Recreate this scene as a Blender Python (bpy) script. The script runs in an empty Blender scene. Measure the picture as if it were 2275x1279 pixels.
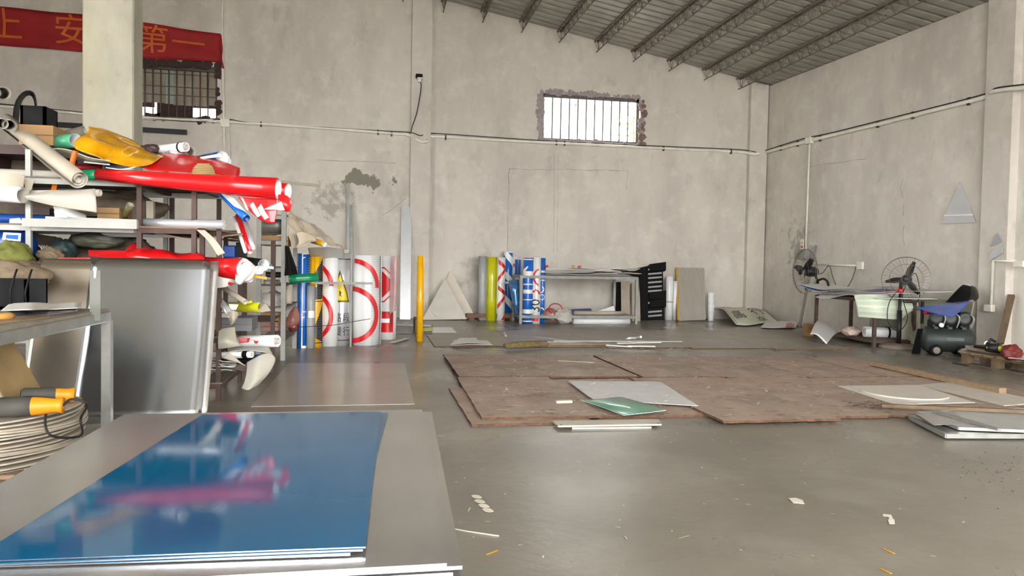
import bpy, bmesh, math, random
from mathutils import Vector as V, Matrix, noise
# ---------------------------------------------------------------- camera, sky, exposure
SC = bpy.context.scene
COL = SC.collection
W, H, F, CH = 2275, 1279, 1650.0, 1.12
YAW, PIT, ROL = math.radians(10.3), 0.033, 0.018
fw = V((math.sin(YAW)*math.cos(PIT), math.cos(YAW)*math.cos(PIT), -math.sin(PIT)))
r0 = V((math.cos(YAW), -math.sin(YAW), 0)); u0 = r0.cross(fw)
RT = r0*math.cos(ROL)+u0*math.sin(ROL); UP = u0*math.cos(ROL)-r0*math.sin(ROL)
CAM = V((0, 0, CH))
cd = bpy.data.cameras.new('camera'); cam = bpy.data.objects.new('camera', cd); COL.objects.link(cam)
cd.sensor_fit = 'HORIZONTAL'; cd.sensor_width = 36; cd.lens = 36*F/W; cd.clip_start = .05; cd.clip_end = 300
cam.matrix_world = Matrix(((RT.x, UP.x, -fw.x, 0), (RT.y, UP.y, -fw.y, 0), (RT.z, UP.z, -fw.z, CH), (0, 0, 0, 1)))
SC.camera = cam
wd = bpy.data.worlds.new('sky'); SC.world = wd; wd.use_nodes = True
bg = wd.node_tree.nodes['Background']; bg.inputs[0].default_value = (1.0, 1.0, 1.0, 1); bg.inputs[1].default_value = 11.0
SC.view_settings.view_transform = 'Standard'; SC.view_settings.look = 'None'; SC.view_settings.gamma = 1
SC.view_settings.use_curve_mapping = False
SC.view_settings.exposure = 0.6

# ---------------------------------------------------------------- from a photograph pixel to a place
def ray(x, y): return fw+RT*((x-W/2)/F)-UP*((y-H/2)/F)
def fl(x, y, z=0.0):
    d = ray(x, y); return CAM+d*((z-CH)/d.z)
def at(x, y, Y):
    d = ray(x, y); return CAM+d*(Y/d.y)
YB = 15.0
def wr(Y): return 8.26+.0618*(15-Y)          # right wall face
def onr(x, y, off=0.0):                      # a point of the right wall
    d = ray(x, y); k = (8.26+.0618*15-off)/(d.x+.0618*d.y); return CAM+d*k
def roof(X): return 5.06+.18*(8.3-X) if X > -1.5 else 5.06+.18*9.8-.18*(-1.5-X)

# ---------------------------------------------------------------- materials
MATS = {}
def lin(c): return tuple((v/255/12.92 if v/255 <= .04045 else ((v/255+.055)/1.055)**2.4) for v in c)
def mat(name, c, rough=.6, metal=0, var=.12, vs=6.0, bump=0.0, bs=40.0, coat=0, stretch=(1, 1, 1), trans=0, alpha=1, spec=.5):
    if name in MATS: return MATS[name]
    m = bpy.data.materials.new(name); m.use_nodes = True; nt = m.node_tree; b = nt.nodes['Principled BSDF']
    N = nt.nodes.new; L = nt.links.new; l = lin(c)
    b.inputs['Roughness'].default_value = rough; b.inputs['Metallic'].default_value = metal
    b.inputs['Coat Weight'].default_value = coat; b.inputs['Transmission Weight'].default_value = trans
    b.inputs['Specular IOR Level'].default_value = spec; b.inputs['Alpha'].default_value = alpha
    b.inputs['Base Color'].default_value = (*l, 1)
    tc = N('ShaderNodeTexCoord'); mp = N('ShaderNodeMapping'); mp.inputs[3].default_value = stretch; L(tc.outputs['Object'], mp.inputs[0])
    if var > 0:
        n = N('ShaderNodeTexNoise'); n.inputs['Scale'].default_value = vs; n.inputs['Detail'].default_value = 5; L(mp.outputs[0], n.inputs[0])
        r = N('ShaderNodeValToRGB'); r.color_ramp.elements[0].position = .3; r.color_ramp.elements[1].position = .7
        r.color_ramp.elements[0].color = (*[v*(1-var) for v in l], 1); r.color_ramp.elements[1].color = (*[min(1, v*(1+var)) for v in l], 1)
        L(n.outputs['Fac'], r.inputs[0]); L(r.outputs[0], b.inputs['Base Color'])
    if bump > 0:
        n2 = N('ShaderNodeTexNoise'); n2.inputs['Scale'].default_value = bs; n2.inputs['Detail'].default_value = 3; L(mp.outputs[0], n2.inputs[0])
        bp = N('ShaderNodeBump'); bp.inputs['Strength'].default_value = bump; bp.inputs['Distance'].default_value = .02
        L(n2.outputs['Fac'], bp.inputs['Height']); L(bp.outputs[0], b.inputs['Normal'])
    MATS[name] = m; return m

def layered(name, base, layers, rough=(.7, .9), bump=.15, bs=30, rs=3.0, spec=.5):
    """base colour, then layers of (colour, scale, stretch, lo, hi, amount[, centre, radii]) mixed over it by noise; centre+radii keeps a stain where it is"""
    m = bpy.data.materials.new(name); m.use_nodes = True; nt = m.node_tree; b = nt.nodes['Principled BSDF']; N = nt.nodes.new; L = nt.links.new
    tc = N('ShaderNodeTexCoord'); cur = N('ShaderNodeRGB'); cur.outputs[0].default_value = (*lin(base), 1); cur = cur.outputs[0]
    b.inputs['Specular IOR Level'].default_value = spec
    for i, ly in enumerate(layers):
        c, sc, st, lo, hi, am = ly[:6]
        mp = N('ShaderNodeMapping'); mp.inputs[1].default_value = (i*3.1, i*1.7, i*2.3); mp.inputs[3].default_value = st; L(tc.outputs['Object'], mp.inputs[0])
        n = N('ShaderNodeTexNoise'); n.inputs['Scale'].default_value = sc; n.inputs['Detail'].default_value = 8; n.inputs['Roughness'].default_value = .62; L(mp.outputs[0], n.inputs[0])
        fac = n.outputs['Fac']
        if len(ly) > 6:
            ce, ra = ly[6], ly[7]
            s = N('ShaderNodeVectorMath'); s.operation = 'SUBTRACT'; L(tc.outputs['Object'], s.inputs[0]); s.inputs[1].default_value = ce
            d = N('ShaderNodeVectorMath'); d.operation = 'DIVIDE'; L(s.outputs[0], d.inputs[0]); d.inputs[1].default_value = ra
            ln = N('ShaderNodeVectorMath'); ln.operation = 'LENGTH'; L(d.outputs[0], ln.inputs[0])
            su = N('ShaderNodeMath'); su.operation = 'MULTIPLY_ADD'; L(ln.outputs['Value'], su.inputs[0]); su.inputs[1].default_value = -.35; L(fac, su.inputs[2])
            fac = su.outputs[0]
        r = N('ShaderNodeMapRange'); r.inputs['From Min'].default_value = lo; r.inputs['From Max'].default_value = hi; r.inputs['To Max'].default_value = am; L(fac, r.inputs[0])
        mx = N('ShaderNodeMix'); mx.data_type = 'RGBA'; L(r.outputs[0], mx.inputs[0]); L(cur, mx.inputs[6]); mx.inputs[7].default_value = (*lin(c), 1); cur = mx.outputs[2]
    L(cur, b.inputs['Base Color'])
    n = N('ShaderNodeTexNoise'); n.inputs['Scale'].default_value = rs; n.inputs['Detail'].default_value = 6; L(tc.outputs['Object'], n.inputs[0])
    r = N('ShaderNodeMapRange'); r.inputs['From Min'].default_value = .35; r.inputs['From Max'].default_value = .65; r.inputs['To Min'].default_value = rough[0]; r.inputs['To Max'].default_value = rough[1]; L(n.outputs['Fac'], r.inputs[0]); L(r.outputs[0], b.inputs['Roughness'])
    n = N('ShaderNodeTexNoise'); n.inputs['Scale'].default_value = bs; n.inputs['Detail'].default_value = 5; L(tc.outputs['Object'], n.inputs[0])
    bp = N('ShaderNodeBump'); bp.inputs['Strength'].default_value = bump; bp.inputs['Distance'].default_value = .02; L(n.outputs['Fac'], bp.inputs['Height']); L(bp.outputs[0], b.inputs['Normal'])
    MATS[name] = m; return m

# ---------------------------------------------------------------- mesh helpers
def tag(o, label=None, cat=None, group=None, kind=None):
    if label: o['label'] = label
    if cat: o['category'] = cat
    if group: o['group'] = group
    if kind: o['kind'] = kind
    return o
def thing(name, label, cat, loc=(0, 0, 0), group=None):
    o = bpy.data.objects.new(name, None); COL.objects.link(o); o.location = loc; o.empty_display_size = .1
    return tag(o, label, cat, group)
def wloc(o):
    p = V((0, 0, 0))
    while o: p += o.location; o = o.parent
    return p
class MB:
    def __init__(s): s.v = []; s.f = []; s.m = []; s.s = []
    def add(s, vs, fs, m=0, sm=False):
        o = len(s.v); s.v += [V(p) for p in vs]
        for i, f in enumerate(fs):
            s.f.append([o+k for k in f]); s.m.append(m[i] if isinstance(m, list) else m); s.s.append(sm)
        return s
    def box(s, c, d, rot=None, m=0):
        c = V(c); hx, hy, hz = d[0]/2, d[1]/2, d[2]/2
        vs = [V((x, y, z)) for x in (-hx, hx) for y in (-hy, hy) for z in (-hz, hz)]
        if rot is not None: vs = [rot @ p for p in vs]
        return s.add([c+p for p in vs], [(0, 1, 3, 2), (4, 6, 7, 5), (0, 4, 5, 1), (2, 3, 7, 6), (0, 2, 6, 4), (1, 5, 7, 3)], m)
    def span(s, a, b, m=0): return s.box([(a[i]+b[i])/2 for i in range(3)], [abs(a[i]-b[i]) for i in range(3)], None, m)
    def bar(s, a, b, w, h, up=(0, 0, 1), m=0):
        a, b = V(a), V(b); d = (b-a); L = d.length; d.normalize(); u = V(up)
        if abs(d.dot(u)) > .99: u = V((1, 0, 0))
        x = d.cross(u).normalized(); u = x.cross(d)
        return s.box((a+b)/2, (w, L, h), Matrix((x, d, u)).transposed(), m)
    def tube(s, pts, r, n=8, m=0, cap=True, sm=True, closed=False):
        pts = [V(p) for p in pts]; k = len(pts); rs = r if isinstance(r, (list, tuple)) else [r]*k
        ref = None; vs = []; fs = []
        for i, p in enumerate(pts):
            if closed: d = pts[(i+1) % k]-pts[i-1]
            else: d = pts[min(i+1, k-1)]-pts[max(i-1, 0)]
            d.normalize()
            if ref is None: ref = V((0, 0, 1)) if abs(d.z) < .9 else V((1, 0, 0))
            x = ref-d*ref.dot(d); x.normalize(); ref = x; y = d.cross(x)
            vs += [p+(x*math.cos(2*math.pi*j/n)+y*math.sin(2*math.pi*j/n))*rs[i] for j in range(n)]
        for i in range(k if closed else k-1):
            a, b = i*n, ((i+1) % k)*n
            fs += [(a+j, a+(j+1) % n, b+(j+1) % n, b+j) for j in range(n)]
        s.add(vs, fs, m, sm)
        if cap and not closed: s.add(vs[:n], [tuple(range(n))[::-1]], m); s.add(vs[-n:], [tuple(range(n))], m)
        return s
    def lathe(s, prof, a, b, n=20, m=0):
        """profile of (radius, fraction from a to b)"""
        a, b = V(a), V(b); d = (b-a); D = d.copy(); d.normalize(); x = d.orthogonal().normalized(); y = d.cross(x); vs = []; fs = []
        for r, t in prof: vs += [a+D*t+(x*math.cos(2*math.pi*j/n)+y*math.sin(2*math.pi*j/n))*r for j in range(n)]
        for i in range(len(prof)-1): fs += [(i*n+j, i*n+(j+1) % n, (i+1)*n+(j+1) % n, (i+1)*n+j) for j in range(n)]
        return s.add(vs, fs, m, True)
    def prism(s, poly, t, m=0):
        """3-D outline pushed along its normal by t"""
        P = [V(p) for p in poly]; nr = V((0, 0, 0)); k = len(P)
        for i in range(k): nr += (P[i]-P[0]).cross(P[(i+1) % k]-P[0])
        nr.normalize(); Q = [p+nr*t for p in P]
        return s.add(P+Q, [tuple(range(k))[::-1], tuple(range(k, 2*k))]+[(i, (i+1) % k, k+(i+1) % k, k+i) for i in range(k)], m)
    def grid(s, G, t=.002, m=0, mb=None, sm=True):
        """sheet of given thickness through a grid of points"""
        R, C = len(G), len(G[0]); mb = m if mb is None else mb; nr = []
        for i in range(R):
            for j in range(C):
                a = G[min(i+1, R-1)][j]-G[max(i-1, 0)][j]; b = G[i][min(j+1, C-1)]-G[i][max(j-1, 0)]; q = b.cross(a)
                nr.append(q.normalized() if q.length > 1e-9 else V((0, 0, 1)))
        A = [G[i][j]+nr[i*C+j]*t*.5 for i in range(R) for j in range(C)]; B = [G[i][j]-nr[i*C+j]*t*.5 for i in range(R) for j in range(C)]
        qs = [(i*C+j, (i+1)*C+j, (i+1)*C+j+1, i*C+j+1) for i in range(R-1) for j in range(C-1)]
        s.add(A, qs, m, sm); s.add(B, [q[::-1] for q in qs], mb, sm)
        bd = [j for j in range(C)]+[i*C+C-1 for i in range(1, R)]+[(R-1)*C+j for j in range(C-2, -1, -1)]+[i*C for i in range(R-2, 0, -1)]
        k = len(bd); s.add([A[i] for i in bd]+[B[i] for i in bd], [(i, (i+1) % k, k+(i+1) % k, k+i) for i in range(k)], mb)
        return s
    def build(s, name, mats, parent=None, bevel=0):
        if not isinstance(mats, (list, tuple)): mats = [mats]
        me = bpy.data.meshes.new(name)
        if parent is not None: o0 = wloc(parent)
        else:
            xs = [p.x for p in s.v]; ys = [p.y for p in s.v]; zs = [p.z for p in s.v]
            o0 = V(((min(xs)+max(xs))/2, (min(ys)+max(ys))/2, min(zs)))
        me.from_pydata([tuple(p-o0) for p in s.v], [], s.f)
        for i, p in enumerate(me.polygons): p.material_index = s.m[i]; p.use_smooth = s.s[i]
        for m in mats: me.materials.append(m)
        bm = bmesh.new(); bm.from_mesh(me); bmesh.ops.remove_doubles(bm, verts=bm.verts, dist=1e-5) if len(s.v) < 4000 else None
        bmesh.ops.recalc_face_normals(bm, faces=bm.faces); bm.to_mesh(me); bm.free(); me.update()
        o = bpy.data.objects.new(name, me); COL.objects.link(o)
        if parent is not None: o.parent = parent
        else: o.location = o0
        if bevel: md = o.modifiers.new('bevel', 'BEVEL'); md.width = bevel; md.segments = 1; md.limit_method = 'ANGLE'
        return o
def one(mb, name, mats, label, cat, group=None, bevel=0): return tag(mb.build(name, mats, None, bevel), label, cat, group)
def copy_tree(o, parent=None):
    c = o.copy(); COL.objects.link(c); c.parent = parent
    for ch in list(o.children): copy_tree(ch, c)
    return c
def cr(P, t):
    k = len(P)-1; x = min(max(t*k, 0), k-1e-6); i = int(x); u = x-i
    a, b, c, d = P[max(i-1, 0)], P[i], P[i+1], P[min(i+2, k)]
    return .5*((2*b)+(c-a)*u+(2*a-5*b+4*c-d)*u*u+(3*b-a-3*c+d)*u*u*u)
def smooth(ctrl, nu, nv, wob=0, ws=5.0, seed=0):
    rows = [[cr([V(p) for p in row], j/(nv-1)) for j in range(nv)] for row in ctrl]
    G = [[cr([rows[r][j] for r in range(len(rows))], i/(nu-1)) for j in range(nv)] for i in range(nu)]
    if wob:
        for row in G:
            for p in row:
                q = noise.noise_vector(p*ws+V((seed*7.3, 0, 0))); p += q*wob
    return G
def curve(pts, n=24): return [cr([V(p) for p in pts], i/(n-1)) for i in range(n)]

def roll(name, label, a, b, r, m, inner=None, r2=None, turns=2.2, pitch=None, th=.0015, cat='roll', group=None, parent=None, core=None, n=24, t0=None, rnd=[0]):
    """film or paper rolled up into a spiral from a to b"""
    rnd[0] += 1; a, b = V(a), V(b); d = (b-a).normalized(); x = d.orthogonal().normalized(); y = d.cross(x); r2 = r if r2 is None else r2
    pitch = pitch or max(.004, r*.1); k = int(n*turns)+1; inner = inner or M_paper; st = t0 if t0 is not None else rnd[0]*1.9; vs = []; fs = []; ms = []
    rows = []
    for e in range(4):
        base = a+(b-a)*(e/3); rr = r+(r2-r)*e/3
        for off in (0, -th):
            row = []
            for i in range(k):
                q = i/n; R = max(rr-pitch*q+off+.002*math.sin(e*2.1+i*.35+st)*(rr/.1), .004); an = st+2*math.pi*q
                row.append(len(vs)); vs.append(base+(x*math.cos(an)+y*math.sin(an))*R)
            rows.append(row)
    for e in range(3):
        for side in (0, 1):
            A, B = rows[e*2+side], rows[e*2+2+side]
            for i in range(k-1): fs.append((A[i], A[i+1], B[i+1], B[i])); ms.append(side)
        fs.append((rows[e*2][0], rows[e*2+1][0], rows[e*2+3][0], rows[e*2+2][0])); ms.append(1)
    for e in (0, 3):
        for i in range(k-1): fs.append((rows[e*2][i], rows[e*2][i+1], rows[e*2+1][i+1], rows[e*2+1][i])); ms.append(1)
    mb = MB(); mb.add(vs, fs, ms, True)
    if parent is None and core is None: return one(mb, name, [m, inner], label, cat, group)
    t = parent or thing(name, label, cat, (min(a, b, key=lambda p: p.z)), group)
    mb.build('film', [m, inner], t)
    if core:
        q = MB(); rc = min(r, r2)*.45; e = d*.012
        q.lathe([(rc, 0), (rc, 1), (rc*.82, 1), (rc*.82, 0), (rc, 0)], a-e, b+e, 18); q.build('core', core, t)
    return t
def band(parent, name, a, b, r, t0, t1, m, n=24):
    a, b = V(a), V(b); q = MB(); q.lathe([(r, t0), (r, t1)], a, b, n); return q.build(name, m, parent)
def pipe(name, label, a, b, r, m, wall=.15, cat='tube', group=None, n=18):
    q = MB(); q.lathe([(r, 0), (r, 1), (r*(1-wall), 1), (r*(1-wall), 0), (r, 0)], a, b, n); return one(q, name, m, label, cat, group)
def plate(name, label, poly, t, m, cat='sheet', group=None, bevel=0):
    q = MB(); q.prism(poly, t); return one(q, name, m, label, cat, group, bevel)

# ---------------------------------------------------------------- flat print on rolls and sheets
def arc(cx, cy, R0, R1, a0, a1, n=28):
    an = [math.radians(a0+(a1-a0)*i/n) for i in range(n+1)]
    return [[(cx+R0*math.cos(p), cy+R0*math.sin(p)), (cx+R1*math.cos(p), cy+R1*math.sin(p)), (cx+R1*math.cos(q), cy+R1*math.sin(q)), (cx+R0*math.cos(q), cy+R0*math.sin(q))] for p, q in zip(an, an[1:])]
def rect(x0, y0, x1, y1): return [[(x0, y0), (x1, y0), (x1, y1), (x0, y1)]]
def frame(P, k, c):
    """band between outline P and the same outline shrunk by k about c"""
    Q = [(c[0]+(x-c[0])*k, c[1]+(y-c[1])*k) for x, y in P]; n = len(P)
    return [[P[i], P[(i+1) % n], Q[(i+1) % n], Q[i]] for i in range(n)]
def glyphs(body, size, x, y, rot=0, sx=1):
    cu = bpy.data.curves.new('t', 'FONT'); cu.body = body; cu.size = size; cu.align_x = 'CENTER'; cu.align_y = 'CENTER'; cu.resolution_u = 3
    o = bpy.data.objects.new('t', cu); COL.objects.link(o); bpy.context.view_layer.update()
    me = bpy.data.meshes.new_from_object(o.evaluated_get(bpy.context.evaluated_depsgraph_get()))
    c, s = math.cos(rot), math.sin(rot)
    pv = [(x+(p.co.x*sx*c-p.co.y*s), y+(p.co.x*sx*s+p.co.y*c)) for p in me.vertices]; out = [[pv[i] for i in f.vertices] for f in me.polygons]
    bpy.data.objects.remove(o); bpy.data.curves.remove(cu); bpy.data.meshes.remove(me); return out
def print_on(parent, name, polys, fn, m, ds=.02, dt=0, clip=None, label=None, glyph=False):
    """flat outlines in (s, t), cut into strips and laid on a surface by fn(s, t)"""
    bm = bmesh.new()
    for P in polys:
        try: bm.faces.new([bm.verts.new((p[0], p[1], 0)) for p in P])
        except ValueError: pass
    bmesh.ops.triangulate(bm, faces=[f for f in bm.faces if len(f.verts) > 4])
    def cut(lo, hi, st, ax):
        x = lo+st
        while x < hi-1e-4:
            bmesh.ops.bisect_plane(bm, geom=bm.verts[:]+bm.edges[:]+bm.faces[:], plane_co=(x, 0, 0) if ax == 0 else (0, x, 0), plane_no=(1, 0, 0) if ax == 0 else (0, 1, 0)); x += st
    if clip:
        for co, no in (((clip[0], 0, 0), (-1, 0, 0)), ((clip[2], 0, 0), (1, 0, 0)), ((0, clip[1], 0), (0, -1, 0)), ((0, clip[3], 0), (0, 1, 0))):
            bmesh.ops.bisect_plane(bm, geom=bm.verts[:]+bm.edges[:]+bm.faces[:], plane_co=co, plane_no=no, clear_outer=True)
    if ds: xs = [v.co.x for v in bm.verts]; cut(min(xs), max(xs), ds, 0)
    if dt: ys = [v.co.y for v in bm.verts]; cut(min(ys), max(ys), dt, 1)
    o0 = wloc(parent); bmesh.ops.remove_doubles(bm, verts=bm.verts, dist=1e-4)
    for v in bm.verts: v.co = fn(v.co.x, v.co.y)-o0
    seen = set(); isl = []; bm.faces.ensure_lookup_table()
    for f in bm.faces:
        if f.index in seen: continue
        st = [f]; seen.add(f.index); cur = []
        while st:
            g = st.pop(); cur.append(g)
            for v in g.verts:
                for h in v.link_faces:
                    if h.index not in seen: seen.add(h.index); st.append(h)
        isl.append(cur)
    stuff = len(isl) > 14
    if stuff or glyph: isl = [[f for c in isl for f in c]]
    for fs in isl:
        ix = {}; vs = []; fl_ = []
        for f in fs:
            for v in f.verts:
                if v not in ix: ix[v] = len(vs); vs.append(tuple(v.co))
            fl_.append([ix[v] for v in f.verts])
        me = bpy.data.meshes.new(name); me.from_pydata(vs, [], fl_); me.materials.append(m)
        o = bpy.data.objects.new(name, me); COL.objects.link(o); o.parent = parent
        if label: o['label'] = label
        if stuff: o['kind'] = 'stuff'
    bm.free(); return o
def cylmap(c, R, turn=0.0):
    th = math.atan2(-c.y, -c.x)+turn
    return lambda s, t: V((c.x+math.cos(th+s/R)*(R+.004), c.y+math.sin(th+s/R)*(R+.004), c.z+t))

# ---------------------------------------------------------------- the palette
M_paper = mat('backing_paper', (182, 176, 163), .55, var=.08)
M_wood = mat('raw_wood', (140, 117, 90), .75, var=.25, vs=5, bump=.2, stretch=(1, 6, 6))
M_oldwood = mat('old_wood', (102, 84, 64), .85, var=.3, vs=6, bump=.3)
M_card = mat('cardboard', (160, 124, 82), .8, var=.12)
M_steel = mat('grey_steel', (150, 150, 144), .45, .55, var=.15, vs=9)
M_greypaint = mat('grey_paint', (146, 146, 140), .55, var=.18, vs=7)
M_whitepaint = mat('white_paint', (166, 166, 160), .5, var=.1)
M_brown = mat('brown_paint', (70, 50, 42), .6, var=.25, vs=8)
M_alu = mat('aluminium', (202, 207, 213), .2, 1, var=.05, vs=3, bump=.012, bs=4, stretch=(1, 1, .3))
M_aludull = mat('dull_aluminium', (200, 197, 194), .22, .85, var=.14, vs=2.2, bump=.02, bs=60)
M_black = mat('black_plastic', (11, 11, 12), .6, var=.2, spec=.2)
M_dark = mat('dark_iron', (26, 26, 26), .5, .2, var=.25)
M_red = mat('red_film', (205, 16, 22), .28, var=.08, coat=.3)
M_yel = mat('yellow_film', (236, 176, 10), .3, var=.08, coat=.3)
M_ylw = mat('yellow_vinyl', (206, 146, 6), .14, var=.2, vs=9, coat=.4)
M_lime = mat('lime_film', (196, 196, 20), .3, var=.06, coat=.3)
M_blue = mat('blue_film', (24, 104, 196), .3, var=.06, coat=.3)
M_navy = mat('dark_blue_film', (22, 66, 140), .35, var=.08)
M_green = mat('green_film', (10, 140, 92), .3, var=.08, coat=.3)
M_white = mat('white_film', (232, 232, 230), .3, var=.04, coat=.3)
M_cream = mat('cream_vinyl', (176, 166, 148), .5, var=.1)
M_grey = mat('grey_film', (160, 160, 160), .35, var=.08)
M_silver = mat('silver_film', (206, 208, 210), .25, .45, var=.05)
M_orange = mat('orange_film', (196, 104, 20), .45, var=.15)
M_ink = mat('black_print', (24, 22, 24), .4, var=0)
M_pred = mat('red_print', (206, 20, 28), .35, var=0)
M_pwhite = mat('white_print', (236, 236, 234), .35, var=0)
M_pblue = mat('blue_print', (20, 92, 180), .35, var=0)
M_pyel = mat('yellow_print', (226, 196, 20), .35, var=0)
M_wire = mat('black_cable', (30, 28, 28), .6, var=0)
M_pvc = mat('pvc_conduit', (226, 221, 208), .5, var=.1)
M_bag = mat('clear_bag', (206, 200, 190), .3, var=.15, trans=.15)
M_rag = mat('black_rag', (12, 12, 12), .95, var=.2, spec=.1)
M_rust = mat('rusty_iron', (86, 70, 60), .75, .2, var=.35, vs=12)
# ================================================================ the setting
wall_m = layered('plaster', (206, 199, 188), [
    ((176, 168, 158), 1.1, (1, 1, .35), .42, .68, .7), ((150, 146, 136), 2.6, (1, 1, .5), .58, .78, .55), ((226, 220, 210), 3.5, (1, 1, 1), .5, .75, .5),
    ((126, 120, 108), 9, (1, 1, .25), .66, .8, .5), ((92, 86, 76), 26, (1, 1, 1), .735, .77, .7),
    ((122, 118, 104), 3.2, (1, 1, 1), .33, .36, .95, (-.35, 15.0, 2.72), (.75, 9, .3)), ((132, 126, 114), 5, (1, 1, 1), .32, .44, .6, (-.9, 15.0, 2.3), (.8, 9, .7)),
    ((140, 134, 120), 4, (1, 1, 1), .3, .5, .5, (2.0, 15.0, .9), (.7, 9, .9)), ((120, 114, 104), 6, (1, 1, 1), .36, .46, .5, (8.3, 13.7, 1.6), (9, .8, 1.2))], bump=.2, bs=14)
floor_m = layered('concrete', (132, 125, 113), [
    ((112, 105, 94), .8, (1, 1, 1), .4, .65, .8), ((148, 142, 131), 1.9, (1, 1, 1), .5, .75, .6), ((112, 104, 92), 5, (1, .6, 1), .6, .85, .35),
    ((188, 180, 164), 14, (.5, 1, 1), .7, .76, .6), ((92, 84, 72), 22, (1, 1, 1), .68, .8, .4)], rough=(.24, .36), bump=.1, bs=18, rs=.8)
roof_m = mat('roof_steel', (164, 160, 150), .55, .25, var=.2, vs=2, bump=.05)
col_m = layered('column_concrete', (184, 178, 160), [((150, 146, 130), 1.6, (1, 1, .5), .4, .65, .8), ((170, 164, 130), 3, (1, 1, .4), .55, .75, .6), ((110, 106, 96), 6, (1, 1, .6), .62, .78, .5)], bump=.3, bs=20)

def struct(mb, name, m, parent=None, **k):
    o = mb.build(name, m, parent, **k)
    if parent is None: o['kind'] = 'structure'
    return o
q = MB(); q.span((-9.3, -6, -.15), (9.9, 15.3, 0)); struct(q, 'floor', floor_m)
q = MB(); q.span((-45, -40, -.3), (45, 60, -.152)); struct(q, 'ground', mat('yard', (150, 146, 138), .9, var=.2, vs=.5))

W1 = (-5.1, -3.03, 3.73, 4.74); W2 = (3.3, 5.4, 3.68, 4.64)
q = MB(); xs = [-9.2, W1[0], W1[1], -1.5, W2[0], W2[1], 9.0]
def wseg(x0, x1, z0, z1a, z1b): q.add([(x0, YB, z0), (x1, YB, z0), (x1, YB, z1b), (x0, YB, z1a), (x0, YB+.24, z0), (x1, YB+.24, z0), (x1, YB+.24, z1b), (x0, YB+.24, z1a)], [(0, 1, 2, 3), (5, 4, 7, 6), (3, 2, 6, 7), (0, 3, 7, 4), (1, 5, 6, 2), (0, 4, 5, 1)])
for a, b in zip(xs, xs[1:]):
    w = next((w for w in (W1, W2) if abs(w[0]-a) < 1e-6), None)
    if w: wseg(a, b, 0, w[2], w[2]); wseg(a, b, w[3], roof(a)+.02, roof(b)+.02)
    else: wseg(a, b, 0, roof(a)+.02, roof(b)+.02)
def wallbuild(name, parent=None):
    # plaster coordinates follow the place, so keep this mesh at the world origin
    me = bpy.data.meshes.new(name); me.from_pydata([tuple(p) for p in q.v], [], q.f); me.materials.append(wall_m)
    bm = bmesh.new(); bm.from_mesh(me); bmesh.ops.recalc_face_normals(bm, faces=bm.faces); bm.to_mesh(me); bm.free()
    o = bpy.data.objects.new(name, me); COL.objects.link(o); o['kind'] = 'structure' if not parent else ''
    if parent: o.parent = parent; del o['kind']
    return o
wb = wallbuild('wall_back')
q = MB(); y0, y1 = -4.4, 15.2
q.add([(wr(y0), y0, 0), (wr(y1), y1, 0), (wr(y1), y1, 5.04), (wr(y0), y0, 4.92), (wr(y0)+.25, y0, 0), (wr(y1)+.25, y1, 0), (wr(y1)+.25, y1, 5.0), (wr(y0)+.25, y0, 4.9)], [(0, 1, 2, 3), (5, 4, 7, 6), (3, 2, 6, 7), (0, 3, 7, 4), (1, 5, 6, 2), (0, 4, 5, 1)])
wrt = wallbuild('wall_right')
q = MB(); q.span((-9.45, 3.8, 0), (-9.2, 15.2, 5.4)); q.span((-9.45, -4.2, 5.0), (-9.2, 3.8, 5.4)); q.span((-9.45, -4.2, 0), (-9.2, -2.5, 5.0))
wl = wallbuild('wall_left')
q = MB(); q.span((-9.45, -4.4, 0), (-2.2, -4.15, 6.7)); q.span((7.4, -4.4, 0), (9.7, -4.15, 5.0)); q.span((-2.2, -4.4, 5.0), (7.4, -4.15, 6.7)); wf = wallbuild('wall_front')
# piers standing out of the walls
q = MB(); X0, X1 = at(913, 300, YB-.13).x, at(957, 300, YB-.13).x; q.span((X0, YB-.13, 0), (X1, YB+.01, roof(X1))); wallbuild('wall_pier', wb)
q = MB(); q.span((at(1664, 400, YB-.12).x, YB-.12, 0), (wr(15)-.02, YB+.01, roof(8.2)-.02)); wallbuild('wall_pier', wb)
q = MB(); q.span((wr(9)-.12, 8.85, 0), (wr(9)+.05, 9.32, 5.0)); wallbuild('wall_pier', wrt)
# the free-standing concrete column
q = MB(); q.span((-3.02, 8.4, 0), (-2.525, 8.72, roof(-3)), 0); o = struct(q, 'concrete_column', col_m, bevel=.015); o['kind'] = 'structure'
# skirting dirt line where wall meets floor
# roof: ribbed steel sheet, two slopes
def roofside(x0, x1, name):
    q = MB(); prof = []; y = -4.4
    while y < 15.5: prof += [(y, 0), (y+.15, 0), (y+.165, .07), (y+.225, .07)]; y += .24
    pts0 = [V((x0, yy, roof(x0)+d)) for yy, d in prof]; pts1 = [V((x1, yy, roof(x1)+d)) for yy, d in prof]; n = len(pts0)
    q.add(pts0+pts1, [(i, i+1, n+i+1, n+i) for i in range(n-1)]); e = V((0, 0, .03))
    q.add([p+e for p in pts0+pts1], [(i, i+1, n+i+1, n+i) for i in range(n-1)]); return struct(q, name, roof_m)
roofside(9.1, -1.49, 'ceiling'); roofside(-1.51, -9.6, 'ceiling')
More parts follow.
